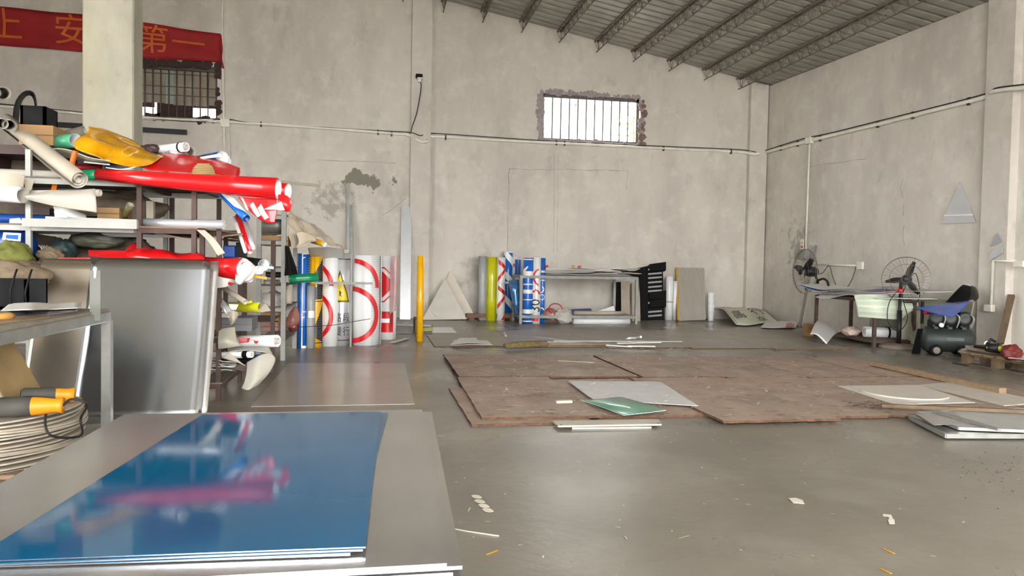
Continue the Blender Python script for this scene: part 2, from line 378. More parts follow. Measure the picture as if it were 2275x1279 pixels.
# lattice purlins along the roof
M_purl = mat('purlin_steel', (120, 110, 98), .7, .1, var=.2)
def purlin(X, first=[None]):
    z = roof(X)-.02
    if first[0]:
        c = copy_tree(first[0]); c.location = (X, 0, z); return
    t = thing('roof_purlin', 'dark lattice steel purlin running under the ribbed roof sheet', 'purlin', (X, 0, z), 'lattice purlins under the roof')
    y0, y1 = -4.1, 15.0; o = V((X, 0, z))
    for dx in (-.035, .035): q = MB(); q.bar(o+V((dx, y0, 0)), o+V((dx, y1, 0)), .03, .03); q.build('top_chord', M_purl, t)
    q = MB(); q.tube([o+V((0, y0, -.22)), o+V((0, y1-.02, -.22))], .011, 6); q.build('bottom_chord', M_purl, t)
    for dx in (-.035, .035):
        q = MB(); n = 60; st = (y1-y0)/n
        for i in range(n):
            a = o+V((dx, y0+st*i, 0)); b = o+V((0, y0+st*(i+.5), -.22)); c = o+V((dx, y0+st*(i+1), 0))
            q.tube([a, b], .005, 4, cap=False); q.tube([b, c], .005, 4, cap=False)
        q.build('lattice_web', M_purl, t)
    first[0] = t
for i in range(9): purlin(1.23+.795*i)
for X in (.435, -.36, -1.155): purlin(X)

# windows
def broken_edge(parent, w, seed, m, amp=.09, dens=26):
    rnd = random.Random(seed); x0, x1, z0, z1 = w; per = [(x0+(x1-x0)*i/dens, z1, 0, 1) for i in range(dens)]+[(x0+(x1-x0)*i/dens, z0, 0, -1) for i in range(dens)]+[(x0, z0+(z1-z0)*i/12, -1, 0) for i in range(12)]+[(x1, z0+(z1-z0)*i/12, 1, 0) for i in range(12)]
    for (x, z, dx, dz) in per:
        if rnd.random() < .35: continue
        q = MB(); r = amp*rnd.uniform(.4, 1); n = 7; P = []
        for k in range(n):
            an = -2*math.pi*k/n; rr = r*rnd.uniform(.55, 1.1); P.append(V((x+dx*r*.2+math.cos(an)*rr, YB-.004-rnd.random()*.004, z+dz*r*.2+math.sin(an)*rr)))
        yo = YB-.002-.009*rnd.random(); q.prism([V((p.x, yo, p.z)) for p in P], .02); q.build('chipped_plaster', m, parent)
M_chip = mat('bare_plaster', (120, 100, 90), .9, var=.3, vs=20); M_chip2 = mat('dark_mortar', (62, 44, 40), .9, var=.3, vs=20); M_chip4 = mat('brown_plaster', (128, 108, 98), .9, var=.3, vs=20); M_chip3 = mat('mauve_plaster', (158, 146, 146), .9, var=.2, vs=20)
def window(name, w, mfr, nb, bw, seed, chips):
    x0, x1, z0, z1 = w; q = MB(); y = YB+.1; b = .05
    q.span((x0, y, z0), (x1, y+.05, z0+b)); q.span((x0, y, z1-b*1.5), (x1, y+.05, z1)); q.span((x0, y, z0), (x0+b, y+.05, z1)); q.span((x1-b, y, z0), (x1, y+.05, z1))
    o = struct(q, name, mfr)
    for i in range(nb):
        x = x0+b+(x1-x0-2*b)*(i+1)/(nb+1); q = MB(); q.tube([(x, y+.025, z0+.02), (x, y+.025, z1-.02)], bw, 8); q.build('window_bar', mfr, o)
    broken_edge(o, w, seed, chips); return o
M_wfr = mat('window_iron', (92, 88, 88), .5, .2, var=.15); M_wfr2 = mat('window_rust', (84, 76, 70), .6, .2, var=.25)
w2 = window('window_2', W2, M_wfr, 10, .014, 3, M_chip3)
broken_edge(w2, (W2[0]-.03, W2[0]-.03, W2[2]-.02, W2[3]), 8, M_chip3, .11, 2); broken_edge(w2, (W2[1]+.05, W2[1]+.05, W2[2], W2[3]-.1), 9, M_chip, .1, 2)
w1 = window('window_1', W1, M_wfr2, 13, .014, 5, M_chip2)
broken_edge(w1, (W1[0], W1[1], W1[3]+.03, W1[3]+.03), 12, M_chip2, .1, 30)
for z in (4.2, 4.36, 4.6): q = MB(); q.bar((W1[0], YB+.16, z), (W1[1], YB+.16, z), .012, .012); q.build('cross_bar', M_wfr2, w1)
M_pane = mat('dusty_board', (150, 138, 122), .8, var=.18, vs=4)
for i, (a, b) in enumerate([(-5.1, -4.55), (-4.55, -4.0), (-3.86, -3.24), (-3.26, -3.03)]):
    q = MB(); q.span((a+.002, YB+.19, 4.02+.03*(i % 2)), (b-.002, YB+.2, 4.74)); q.build('board', M_pane, w1)
q = MB(); q.span((-4.02, YB+.2, 4.04), (-3.84, YB+.208, 4.74)); q.build('pane', mat('green_pane', (150, 160, 150), .3, var=.1), w1)
q = MB()
for (a, b, z0, z1) in [(-5.1, -4.36, 3.73, 3.8), (-4.16, -3.52, 3.73, 4.06), (-3.58, -3.03, 3.73, 3.82), (-4.36, -4.1, 3.73, 3.86), (-5.1, -4.2, 3.96, 4.06), (-3.55, -3.03, 3.99, 4.06), (-3.36, -3.2, 3.8, 3.84)]:
    q.prism([(a, YB+.21, z0), (a, YB+.21, z1), ((a+b)/2, YB+.21, z1+.02*math.sin(a*9)), (b, YB+.21, z1), (b, YB+.21, z0)], .02)
q.build('torn_board', M_chip2, w1)

# beyond the window: a white building with an eave, and a hedge
t = thing('white_building', 'bright white building with a pale eave outside the barred window', 'building', (2, 19.2, -.15))
q = MB(); q.span((-1, 19.2, -.15), (6.15, 19.5, 5.22)); q.build('wall', mat('white_render', (214, 216, 218), .8, var=.02), t)
q = MB(); q.span((-1.2, 18.5, 5.22), (8.6, 19.7, 5.32)); q.build('eave', mat('eave', (186, 178, 160), .8, var=.05), t)
q = MB(); q.bar((4.95, 18.6, 5.2), (5.2, 19.2, 4.95), .04, .04); q.build('eave_bracket', M_steel, t)
t = thing('hedge', 'bright green leafy bush outside the barred window', 'bush', (7.6, 21.0, -.15))
rnd = random.Random(4); q = MB()
for i in range(2600):
    c = V((rnd.uniform(6.2, 9.4), rnd.uniform(20.2, 21.6), rnd.uniform(1.2, 6.6))); u = V((rnd.gauss(0, 1), rnd.gauss(0, 1), rnd.gauss(0, 1))).normalized(); w = u.orthogonal().normalized(); k = rnd.uniform(.06, .13)
    q.add([c-u*k, c+w*k*.4, c+u*k, c-w*k*.4], [(0, 1, 2, 3)], rnd.choice([0, 0, 1]))
o = q.build('foliage', [mat('leaf', (130, 160, 50), .6, var=.3), mat('leaf_dark', (70, 104, 40), .6, var=.3)], t); o['kind'] = 'stuff'
q = MB()
for x in (6.6, 7.4, 8.3): q.tube([(x, 21, -.15), (x+.1, 21, 2.5), (x-.1, 20.9, 5.5)], [.07, .05, .02], 6)
q.build('stem', M_oldwood, t)
t = thing('garden_fence', 'thin wire fence before the green bush outside the window', 'fence', (7.5, 19.9, -.15))
for z in (4.2, 4.55): q = MB(); q.tube([(6.2, 19.95, z), (9, 19.95, z)], .012, 6); q.build('rail', M_steel, t)
for x in [6.3+i*.25 for i in range(8)]: q = MB(); q.tube([(x, 19.95, -.15), (x, 19.95, 4.6)], .012, 6); q.build('post', M_steel, t)

# cable trunking along the walls
def conduit(pts, r, m, name, label, cat='conduit', group=None, clips=()):
    t = thing(name, label, cat, pts[0], group); q = MB(); q.tube(pts, r, 8); q.build('pipe', m, t)
    for c in clips: q = MB(); q.box(c, (.03, .05, r*3.2)); q.build('clip', M_rust, t)
    return t
yc = YB-.025
L1 = [at(a, b, yc) for a, b in [(-60, 230), (180, 252), (316, 262), (495, 270), (700, 283), (880, 297)]]+[at(905, 299, yc), at(935, 314, YB-.15), at(950, 313, YB-.15), at(962, 303, yc)]+[at(a, b, yc) for a, b in [(1100, 311), (1300, 321), (1500, 331), (1640, 337)]]+[at(1668, 342, YB-.15), at(1686, 341, YB-.15)]
conduit(curve(L1, 90), .03, M_pvc, 'cable_conduit', 'long cream conduit clipped along the back wall under the windows', clips=[at(a, b, yc) for a, b in [(580, 276), (840, 294), (870, 297), (990, 305), (1236, 317), (1254, 318), (1474, 330), (1624, 337)]])
L2 = [onr(1692, 341, .03), onr(1716, 334, .03), onr(1797, 313, .03), onr(1950, 276, .03), onr(2080, 243, .03), onr(2188, 216, .03), onr(2205, 203, .13), onr(2240, 197, .15), onr(2290, 192, .15)]
conduit(curve(L2, 60), .036, M_pvc, 'cable_conduit', 'thick cream conduit climbing along the right hand wall over the pier', clips=[onr(1735, 328, .03), onr(1772, 319, .03), onr(1822, 307, .03), onr(1950, 276, .03), onr(2028, 256, .03), onr(2152, 225, .03)])
def cable(pts, label, r=.008, n=60, name='cable'): q = MB(); q.tube(curve(pts, n), r, 6); return one(q, name, M_wire, label, 'cable')
cable([at(-60, 224, yc-.02), at(180, 249, yc-.02), at(316, 262, yc-.02), at(440, 270, yc-.02), at(500, 264, yc-.02), at(560, 273, yc-.02), at(720, 283, yc-.02), at(860, 291, yc-.02), at(912, 294, YB-.16), at(935, 301, YB-.18), at(960, 296, yc-.02), at(1100, 305, yc-.03), at(1225, 313, yc-.03), at(1480, 325, yc-.03), at(1640, 332, yc-.03), at(1680, 338, YB-.2)], 'black cable lying along the conduit on the back wall', .008, 110)
cable([onr(1690, 338, .07), onr(1716, 329, .06), onr(1780, 309, .06), onr(1850, 294, .06), onr(1950, 269, .06), onr(2080, 237, .06), onr(2190, 208, .07), onr(2215, 195, .19), onr(2290, 186, .2)], 'black cable lying on the conduit of the right hand wall', .009)
q = MB(); q.tube(curve([at(495, 0, yc), at(494, 90, yc), at(497, 260, yc), at(498, 330, yc)], 20), .02, 8); one(q, 'cable_conduit', M_pvc, 'upright cream conduit on the back wall beside the red banner', 'conduit')
q = MB(); c = at(500, 273, YB-.03); q.box(c, (.17, .06, .16)); one(q, 'junction_box', M_pvc, 'square white junction box between banner and long conduit on back wall', 'junction box', bevel=.01)
q = MB(); q.tube([at(508, 290, yc), at(510, 370, yc)], .02, 8); one(q, 'cable_conduit', M_pvc, 'short upright conduit below the junction box on the back wall', 'conduit')
t = thing('cable_conduit', 'upright cream conduit dropping from the wall box to the switch box', 'conduit', onr(1790, 550, .03)); q = MB(); q.tube([onr(1799, 316, .03), onr(1790, 555, .03)], .02, 8); q.build('pipe', M_pvc, t); q = MB(); c = onr(1798, 312, .04); q.box(c, (.08, .2, .13)); q.build('wall_box', M_pvc, t, bevel=.008)

# cracks and old outlines in the plaster
M_crack = mat('crack', (156, 148, 136), .9, var=.2)
def crack(pts, parent, w=.008, jit=.012, seed=0):
    rnd = random.Random(seed); P = [V(p) for p in pts]; Q = []
    for a, b in zip(P, P[1:]):
        n = max(2, int((b-a).length/.12))
        Q += [a+(b-a)*(i/n)+V((0, 0, 0))+(V((rnd.gauss(0, jit), 0, 0) if parent is wb else (0, rnd.gauss(0, jit*2), 0)) if abs((b-a).z) > abs((b-a).x)+abs((b-a).y) else V((0, 0, rnd.gauss(0, jit)))) for i in range(n)]
    Q.append(P[-1]); q = MB(); q.tube(Q, [w*(.35+.65*rnd.random()) for _ in Q], 4, sm=False); q.build('crack', M_crack, parent)
crack([at(1130, 376, YB), at(1260, 376, YB), at(1396, 380, YB)], wb, .006, .008, 1)
crack([at(1130, 376, YB), at(1130, 470, YB), at(1128, 560, YB)], wb, .007, .012, 2); crack([at(1394, 380, YB), at(1392, 420, YB)], wb, .006, .01, 3)
crack([at(1232, 340, YB), at(1230, 560, YB)], wb, .004, .001, 4); crack([at(1240, 340, YB), at(1238, 560, YB)], wb, .003, .001, 5)
crack([at(850, 478, YB), at(890, 450, YB), at(903, 440, YB)], wb, .006, .01, 6); crack([at(700, 355, YB), at(880, 362, YB)], wb, .006, .006, 7)
crack([onr(2008, 395), onr(2007, 440)], wrt, .009, .014, 8); crack([onr(2006, 455), onr(2007, 478)], wrt, .012, .012, 10); crack([onr(2005, 500), onr(2009, 545)], wrt, .008, .016, 11); crack([onr(1800, 370), onr(1925, 352)], wrt, .006, .006, 9)
# ================================================================ the stack of sheets in the foreground
ZT = .5
t = thing('wooden_pallet', 'wooden pallet under the foreground stack of metal sheets', 'pallet', (-.45, 2.4, 0))
for y in (1.7, 2.33, 2.96): q = MB(); q.span((-.98, y-.05, 0), (.08, y+.05, .09)); q.build('bearer', M_oldwood, t)
for i in range(7): x = -.95+i*.16; q = MB(); q.span((x, 1.62, .09), (x+.11, 3.06, .115)); q.build('deck_board', M_wood, t)
q = MB(); q.span((-1.0, 1.56, .115), (.12, 3.1, .44)); one(q, 'sheet_bundle', mat('white_wrap', (214, 214, 216), .6, var=.06), 'white wrapped bundle of blanks under the foreground metal sheets', 'bundle', bevel=.006)
def sheet_at(name, label, px, z, t, m, cat='metal sheet', group=None): return plate(name, label, [fl(x, y, z) for x, y in px], t, m, cat, group)
z = .44
for i, (dx, dy, rz) in enumerate([(.012, -.03, .004), (.025, -.015, -.006), (.018, .0, .003), (.028, .01, -.004), (0, 0, 0)]):
    c = [V((-1.03, 1.53, z)), V((.15, 1.53, z)), V((.195, 3.16, z)), V((-.985, 3.17, z))]
    c = [p+V((dx-p.y*rz, dy+p.x*rz, 0)) for p in c]; th = .008
    plate('aluminium_sheet', ['dull aluminium sheet peeking out low in the foreground stack' if i < 4 else 'large dusty aluminium sheet topping the foreground stack under the blue sheets', ][0], [(p.x, p.y, z) for p in c], th, M_aludull, 'metal sheet', 'aluminium sheets of the foreground stack' if i < 4 else None)
    z += th+.003
ZS = z
M_bfilm = mat('blue_protective_film', (3, 82, 120), .06, .0, var=.15, vs=1.0, coat=0, spec=.45, bump=.006, bs=9)
def blue(i, label, px): 
    z = ZS+i*.0045; P = [fl(x, y, z) for x, y in px]; t = thing('blue_sheet', label, 'metal sheet', P[0]); 
    q = MB(); q.prism(P, .0028); q.build('metal_plate', M_alu, t); q = MB(); q.prism([p+V((0, 0, .0028)) for p in P], .0006); q.build('protective_film', M_bfilm, t)
blue(0, 'lowest blue film coated sheet of its pile, jutting out past the others', [(-60, 1262), (778, 1234), (862, 918), (452, 925)])
blue(1, 'blue film coated sheet second from the bottom of its pile on the aluminium', [(-60, 1258), (806, 1224), (850, 919), (455, 924)])
blue(2, 'topmost glossy blue film coated sheet on the foreground stack', [(-70, 1250), (812, 1217), (845, 916), (450, 922)])

# ================================================================ tall metal sheets leaning on the racks
def leaning(label, x0, x1, yb, yt, ztop, m, bow=.02, group=None, seed=0, sk=0.0, wv=.006):
    n = 14; G = []
    for i in range(n+1):
        row = []; v = i/n
        for j in range(n+1):
            u = j/n; x = x0+(x1-x0)*u+sk*v; y = yb+(yt-yb)*v+bow*math.sin(math.pi*v)*(.4+.6*u)+wv*math.sin(u*7+seed)*(1-v*.4)+wv*.8*math.sin(v*4+u*3+seed)
            row.append(V((x, y, .004+(ztop-.004)*v)))
        G.append(row)
    q = MB(); q.grid(G, .004); return one(q, 'aluminium_sheet', m, label, 'metal sheet', group)
def xat(px, Y): return at(px, 640, Y).x
yb, yt = 5.32, 5.72
leaning('big bright aluminium panel with scuffed mirror face leaning on the rack', xat(177, 5.5), xat(452, 5.5), yb, yt, at(300, 573, yt).z, M_alu, .045, wv=.007)
leaning('narrow edge of a dull aluminium panel just behind the big bright panel', xat(300, 5.6), xat(473, 5.6), yb+.1, yt+.08, at(470, 580, yt+.08).z, M_aludull, .02, seed=2)
M_alu2 = mat('warm_aluminium', (206, 196, 182), .26, 1, var=.06, vs=2)
leaning('warm toned aluminium panel leaning left of the big bright panel', xat(75, 5.75), xat(225, 5.75), yb+.2, yt+.12, at(120, 574, yt+.12).z, M_alu2, .02, seed=4)

# ================================================================ the work bench at the left
t = thing('work_bench', 'grey steel work bench with a round disc stack beneath it', 'bench', (-2.4, 4.2, 0)); ZB = .78
X1, Y1 = -1.655, 5.0; x0, y0b = -3.2, 3.1
for (a, b) in [((X1, y0b), (X1, Y1)), ((x0, Y1), (X1, Y1)), ((x0, y0b), (X1, y0b)), ((x0, y0b), (x0, Y1))]: q = MB(); q.bar((a[0], a[1], ZB-.035), (b[0], b[1], ZB-.035), .05, .06); q.build('rail', M_steel, t, bevel=.004)
for (a, b) in [(X1, Y1), (x0, Y1), (x0, y0b)]: q = MB(); q.span((a-.028, b-.028, 0), (a+.028, b+.028, ZB-.06)); q.build('leg', M_steel, t, bevel=.004)
q = MB(); q.span((x0, y0b, ZB-.004), (X1+.01, Y1+.01, ZB+.012)); q.build('bench_top', mat('bench_ply', (128, 120, 104), .7, var=.2), t)
t = thing('slotted_bar', 'upright grey metal bar with a slot cut in its top, clamped to the bench', 'bar', at(195, 712, 4.7))
a = at(190, 712, 4.72); b = at(201, 712, 4.72); hz = at(195, 600, 4.72).z-a.z; X = X1+.03
w = .058; q = MB(); P = [(0, 0), (w, 0), (w, hz), (w*.68, hz), (w*.68, hz-.045), (w*.38, hz-.045), (w*.38, hz), (0, hz)]
yb0 = a.y-.03; ck = V((X, a.y, a.z)); q.prism([V((X-.03+u, a.y, a.z+v)) for u, v in P], .006); q.build('bar', mat('bar_grey', (112, 112, 105), .5, .1, var=.1), t)
# on the bench
zt = ZB+.012
def film(name, label, ctrl, m, mb=None, t=.003, n=14, wob=0, ws=5, cat='sheet', group=None, seed=0, parent=None):
    q = MB(); q.grid(smooth(ctrl, n, n, wob, ws, seed), t, 0, 1)
    if parent: return q.build(name, [m, mb or m], parent)
    return one(q, name, [m, mb or m], label, cat, group)
def lay(px, z, lift=None):
    """grid of control points from pixels, laid at height z (+lift)"""
    return [[fl(x, y, z+(lift[i][j] if lift else 0)) for j, (x, y) in enumerate(r)] for i, r in enumerate(px)]
M_wsheet = mat('white_sheet', (206, 204, 196), .35, var=.06); M_gloss = mat('prism_film', (188, 186, 200), .12, .5, var=.1)
for k, (dx, dz, lb) in enumerate([(0, .008, 'grey curled sheet lying lowest on the work bench'), (-8, .03, 'pale wavy sheet lying on top of the grey curled bench sheet')]):
    film('curled_sheet', lb, lay([[(10+dx, 690), (70+dx, 688), (120+dx, 687), (180+dx, 684)], [(30+dx, 674), (80+dx, 672), (130+dx, 675), (182+dx, 671)]], zt+dz, [[0, .03, .0, .015], [0, .04, .012, .02]]), M_wsheet)
film('prismatic_film', 'shiny prismatic film strip on the near edge of the bench', lay([[(20, 704), (90, 700), (172, 691)], [(24, 694), (90, 693), (176, 688)]], zt+.004), M_gloss)
film('plywood_offcut', 'thin tan ply offcut under the hammer handle on the bench', lay([[(-40, 724), (40, 714), (110, 704)], [(-40, 704), (30, 700), (110, 697)]], zt+.003), M_wood, t=.004)
q = MB(); q.tube([fl(-40, 704, zt+.022), fl(0, 703, zt+.022), fl(20, 702, zt+.02), fl(29, 701, zt+.02)], [.016, .017, .02, .012], 10); one(q, 'tool_handle', mat('varnished_wood', (196, 146, 74), .4, var=.1), 'varnished yellow wooden tool handle lying on the bench', 'handle')
# black crate with loops and sacks behind the bench
t = thing('black_crate', 'black open plastic crate standing on the bench beside a brown sack', 'crate', at(30, 670, 4.9)); a = at(0, 668, 4.9); b = at(70, 628, 4.9)
q = MB(); q.span((a.x-.2, 4.85, zt), (b.x, 4.87, b.z+.02)); q.span((a.x-.2, 5.1, zt), (b.x, 5.12, b.z+.02)); q.span((b.x-.02, 4.85, zt), (b.x, 5.12, b.z+.02)); q.span((a.x-.2, 4.85, zt), (b.x, 5.12, zt+.02)); q.build('box', M_black, t)
for dx in (0, .1, .18): c = V((a.x+dx, 4.83, zt+.0)); q = MB(); q.tube(curve([c+V((0, 0, .01)), c+V((0, -.03, .1)), c+V((.01, 0, .2)), c+V((.01, .03, .24))], 12), .006, 6); q.build('loop', M_black, t)
def sack(name, label, px, Y, rx, ry, rz, m, cat='sack', seed=1, z=None):
    c = at(px[0], px[1], Y); n = 16; q = MB(); vs = []; fs = []
    if z is not None: c.z = z+rz*.9
    for i in range(n+1):
        for j in range(n*2):
            a = math.pi*i/n; b = math.pi*j/n; p = V((math.sin(a)*math.cos(b)*rx, math.sin(a)*math.sin(b)*ry, math.cos(a)*rz))
            dd = V((math.sin(a)*math.cos(b), math.sin(a)*math.sin(b), math.cos(a))); k = 1+.3*noise.noise(dd*2.1+V((seed*3.7, 0, 0)))-.22*abs(noise.noise(dd*4.7+V((seed*1.7, 3, 0))))+.1*noise.noise(dd*9+V((0, seed, 0))); p *= k; p.z = max(p.z, -rz*.9); vs.append(c+p)
    for i in range(n):
        for j in range(2*n): fs.append((i*2*n+j, i*2*n+(j+1) % (2*n), (i+1)*2*n+(j+1) % (2*n), (i+1)*2*n+j))
    q.add(vs, fs, 0, True); return one(q, name, m, label, cat)
M_sack = mat('sackcloth', (120, 104, 84), .85, var=.3, vs=10, bump=.3); M_olive = mat('olive_cloth', (104, 106, 44), .8, var=.25, vs=8, bump=.2)
sack('cloth_sack', 'brown cloth sack slumped above the black crate', (20, 612), 5.6, .26, .2, .11, M_sack, seed=2)
# discs under the bench
C0 = V((-1.98, 4.22, 0)); R0 = .45
t = thing('wooden_pallet', 'low wooden pallet carrying the stack of round blanks', 'pallet', (C0.x, C0.y, 0))
for dy in (-.3, 0, .3): q = MB(); q.span((C0.x-.5, C0.y+dy-.05, 0), (C0.x+.5, C0.y+dy+.05, .07)); q.build('bearer', M_oldwood, t)
for i in range(6): q = MB(); q.span((C0.x-.5+i*.175, C0.y-.42, .07), (C0.x-.38+i*.175, C0.y+.42, .09)); q.build('deck_board', M_wood, t)
rnd = random.Random(7); z = .09; M_disc = mat('disc_edge', (184, 174, 156), .5, .3, var=.12)
nd = 15
for i in range(nd):
    o = V((C0.x+rnd.uniform(-.022, .022), C0.y+rnd.uniform(-.02, .02), z)); q = MB(); n = 40; th = .009
    P = [o+V((math.cos(2*math.pi*k/n)*R0, math.sin(2*math.pi*k/n)*R0, .007*math.sin(2*math.pi*k/n*2+i))) for k in range(n)]
    q.prism(P, th); one(q, 'round_blank', M_disc, 'uppermost round sign blank of the disc stack carrying the angle grinder' if i == nd-1 else 'round sign blank in the disc stack below the work bench', 'disc', None if i == nd-1 else 'round blanks in the disc stack'); z += th+.0075
ZD = z
# grinder on the discs
t = thing('angle_grinder', 'worn grey and orange angle grinder lying on the round blanks', 'angle grinder', fl(70, 905, ZD))
a, b, c = fl(-10, 905, ZD+.05), fl(72, 902, ZD+.05), fl(140, 900, ZD+.05)
q = MB(); q.lathe([(.03, 0), (.048, .08), (.05, .6), (.046, 1), (0, 1)], a, b, 16); q.build('motor_body', mat('dirty_grey', (74, 72, 66), .7, var=.25), t)
q = MB(); q.lathe([(.046, 0), (.043, .3), (.034, .8), (.04, 1), (0, 1)], b, c, 16); q.build('grip', mat('orange_plastic', (224, 146, 24), .45, var=.1), t)
q = MB(); q.tube(curve([c, c+V((.04, 0, .03)), c+V((.1, .02, -.0)), fl(165, 930, ZD-.05)+V((.03, 0, 0)), fl(160, 968, ZD-.12)+V((.04, 0, 0)), fl(120, 962, ZD-.08)+V((0, -.04, 0)), fl(102, 920, ZD+.01), fl(130, 890, ZD+.06), fl(60, 882, ZD+.08), fl(20, 890, ZD+.05)], 60), .006, 6); q.build('power_cord', M_wire, t)
t = thing('angle_grinder', 'second angle grinder with an orange grip lying behind the first', 'angle grinder', fl(90, 890, ZD))
a, b, c = fl(20, 888, ZD+.06)+V((0, .12, 0)), fl(100, 886, ZD+.05)+V((0, .12, 0)), fl(145, 886, ZD+.045)+V((0, .12, 0))
q = MB(); q.lathe([(.03, 0), (.04, .1), (.04, .9), (.036, 1)], a, b, 14); q.build('motor_body', MATS['dirty_grey'], t)
q = MB(); q.lathe([(.036, 0), (.034, .6), (.04, 1), (0, 1)], b, c, 14); q.build('grip', MATS['orange_plastic'], t)
# kraft-backed panels leaning under the bench
M_kraft = mat('kraft_board', (158, 132, 88), .75, var=.16, vs=5)
M_umber = mat('umber_panel', (64, 44, 42), .5, var=.15)
for i in range(6):
    xo = -i*.085; mm = M_kraft if i == 0 else M_umber
    x0 = -1.88+xo; P = [(x0, 4.22, ZD), (x0, 4.62, ZD), (x0-.2, 4.62, .72-.012*i), (x0-.2, 4.22, .72-.012*i)]
    t = thing('leaning_board', 'tan kraft faced board leaning foremost under the work bench' if i == 0 else 'dark pale-edged board leaning in the row under the work bench', 'board', P[0], None if i == 0 else 'dark boards leaning under the bench')
    q = MB(); q.prism(P, .012); q.build('board_face', mm, t); q = MB(); q.bar(V(P[0])+V((0, -.004, 0)), V(P[3])+V((0, -.004, 0)), .006, .012); q.build('edge_strip', M_paper, t)
    if i == 0: q = MB(); q.bar((x0-.1+.0, 4.2, (ZD+.72)/2), (x0-.1, 4.63, (ZD+.72)/2), .018, .02); q.build('fold', M_kraft, t)

# ================================================================ boards and sheets on the floor
M_osb = layered('chipboard', (162, 143, 126), [((138, 120, 103), 2.2, (1, 1, 1), .4, .62, .8), ((174, 146, 132), 1.2, (1, 1, 1), .45, .7, .7), ((184, 168, 148), 16, (1, .4, 1), .58, .7, .6), ((84, 68, 58), 13, (.5, 1, 1), .56, .7, .75), ((196, 186, 172), 60, (.3, 1, 1), .7, .74, .7)], rough=(.55, .8), bump=.3, bs=60)
M_osbe = mat('chipboard_edge', (92, 64, 44), .85, var=.35, vs=30)
def chip(label, x0, y0, x1, y1, z=0, th=.018, rz=0, jag=0.0, seed=0, tilt=0, mats=None, name='chipboard', group=None):
    rnd = random.Random(seed); P = []
    def side(a, b, n):
        for i in range(n):
            u = i/n; k = 0 if i == 0 else jag; P.append((a[0]+(b[0]-a[0])*u+rnd.uniform(-k, k), a[1]+(b[1]-a[1])*u+rnd.uniform(-k, k)*1.4))
    n = 16 if jag else 3; side((x0, y0), (x1, y0), n); side((x1, y0), (x1, y1), n); side((x1, y1), (x0, y1), n); side((x0, y1), (x0, y0), n)
    cx, cy = (x0+x1)/2, (y0+y1)/2; c, s = math.cos(rz), math.sin(rz); Q = [V((cx+(x-cx)*c-(y-cy)*s, cy+(x-cx)*s+(y-cy)*c, z)) for x, y in P]
    for p in Q: p.z += tilt*(p.x-x0)/(x1-x0)
    k = len(Q); q = MB(); T = [p+V((0, 0, th)) for p in Q]
    q.add(Q+T, [tuple(range(k))[::-1], tuple(range(k, 2*k))]+[(i, (i+1) % k, k+(i+1) % k, k+i) for i in range(k)], [0, 0]+[1]*k)
    return one(q, name, mats or [M_osb, M_osbe], label, 'board', group)
chip('scuffed chipboard showing at the left from under the front corner board', .64, 5.02, 1.5, 6.5, 0, .017, .01, .004, 1)
chip('front corner chipboard with a dark scratched patch, doubled at its left edge', .745, 5.13, 1.62, 6.97, .018, .018, -.012, .004, 2)
chip('front chipboard lying under the white panel and green film', 1.6, 5.18, 2.46, 6.9, .0, .018, .004, .005, 3)
chip('front chipboard with a splintered raised edge right of the white panel', 2.42, 4.87, 3.34, 6.84, .016, .018, .003, .006, 4)
chip('front chipboard with a ragged broken edge before the metal trays', 3.35, 4.98, 4.28, 6.84, .006, .018, 0, .018, 5)
chip('front chipboard below the white panel with the round blank', 4.29, 5.05, 5.22, 6.82, .0, .018, -.01, .008, 6)
chip('front chipboard at the end of the row beside the lumber', 5.23, 5.1, 5.92, 6.8, .0, .018, .01, .008, 7)
chip('rear chipboard at the left end of the back row', .775, 7.0, 1.66, 8.72, .022, .018, .004, .004, 8, -.004)
chip('rear chipboard second along the back row with a loose metal strip on it', 1.67, 7.02, 2.56, 8.7, .006, .018, .002, .004, 9)
chip('rear chipboard with a dark seam, third along the back row', 2.585, 6.9, 3.44, 8.64, .012, .018, 0, .005, 10)
chip('reddish rear chipboard fourth along the back row', 3.46, 6.87, 4.33, 8.55, .002, .018, .002, .005, 11)
chip('rear chipboard fifth along the back row', 4.345, 6.86, 5.2, 8.5, 0, .018, .004, .004, 12)
chip('rear chipboard at the right end of the back row by the lumber', 5.22, 6.84, 5.86, 8.42, 0, .018, -.004, .004, 13)
M_fl = mat('smooth_board', (150, 141, 128), .4, var=.16, vs=1.5); 
for i in range(5):
    x0 = .755+i*1.16; chip('thin grey-brown hardboard laid on the floor before the back table', x0, 9.8-i*.11, x0+1.156, 12.1, 0, .012, 0, 0, i, 0, [M_fl, M_osbe], 'floor_board', 'thin boards laid along the back floor')
q = MB(); q.span((.3, 5.0, 0), (.301, 5.01, .001))
M_dsheet = mat('dusty_metal_sheet', (172, 160, 146), .28, .25, var=.1, vs=1.6, bump=.01)
plate('aluminium_sheet', 'dusty reflective sheet lying on the floor before the printed rolls', [(-.93, 5.85, .0), (.3, 5.85, .0), (.31, 8.22, .0), (-.93, 8.28, .0)], .003, M_dsheet, 'metal sheet')
M_wpan = mat('white_panel', (206, 206, 206), .16, .1, var=.05, bump=.004)
plate('white_sheet', 'glossy white sheet lying on the chipboard next to green film', [fl(*p, .037) for p in [(1318, 888), (1551, 902), (1468, 848), (1262, 847)]], .004, M_wpan, 'sheet')
film('green_film', 'sheet of green film lying over a corner of the white panel', lay([[(1290, 888), (1340, 905), (1385, 922)], [(1330, 886), (1385, 900), (1435, 917)], [(1378, 881), (1430, 895), (1480, 911)]], .045, [[.0, .0, 0], [.015, .03, .012], [.0, .012, .0]]), mat('green_sheet', (74, 134, 106), .3, var=.1, coat=.3), M_white, t=.003)
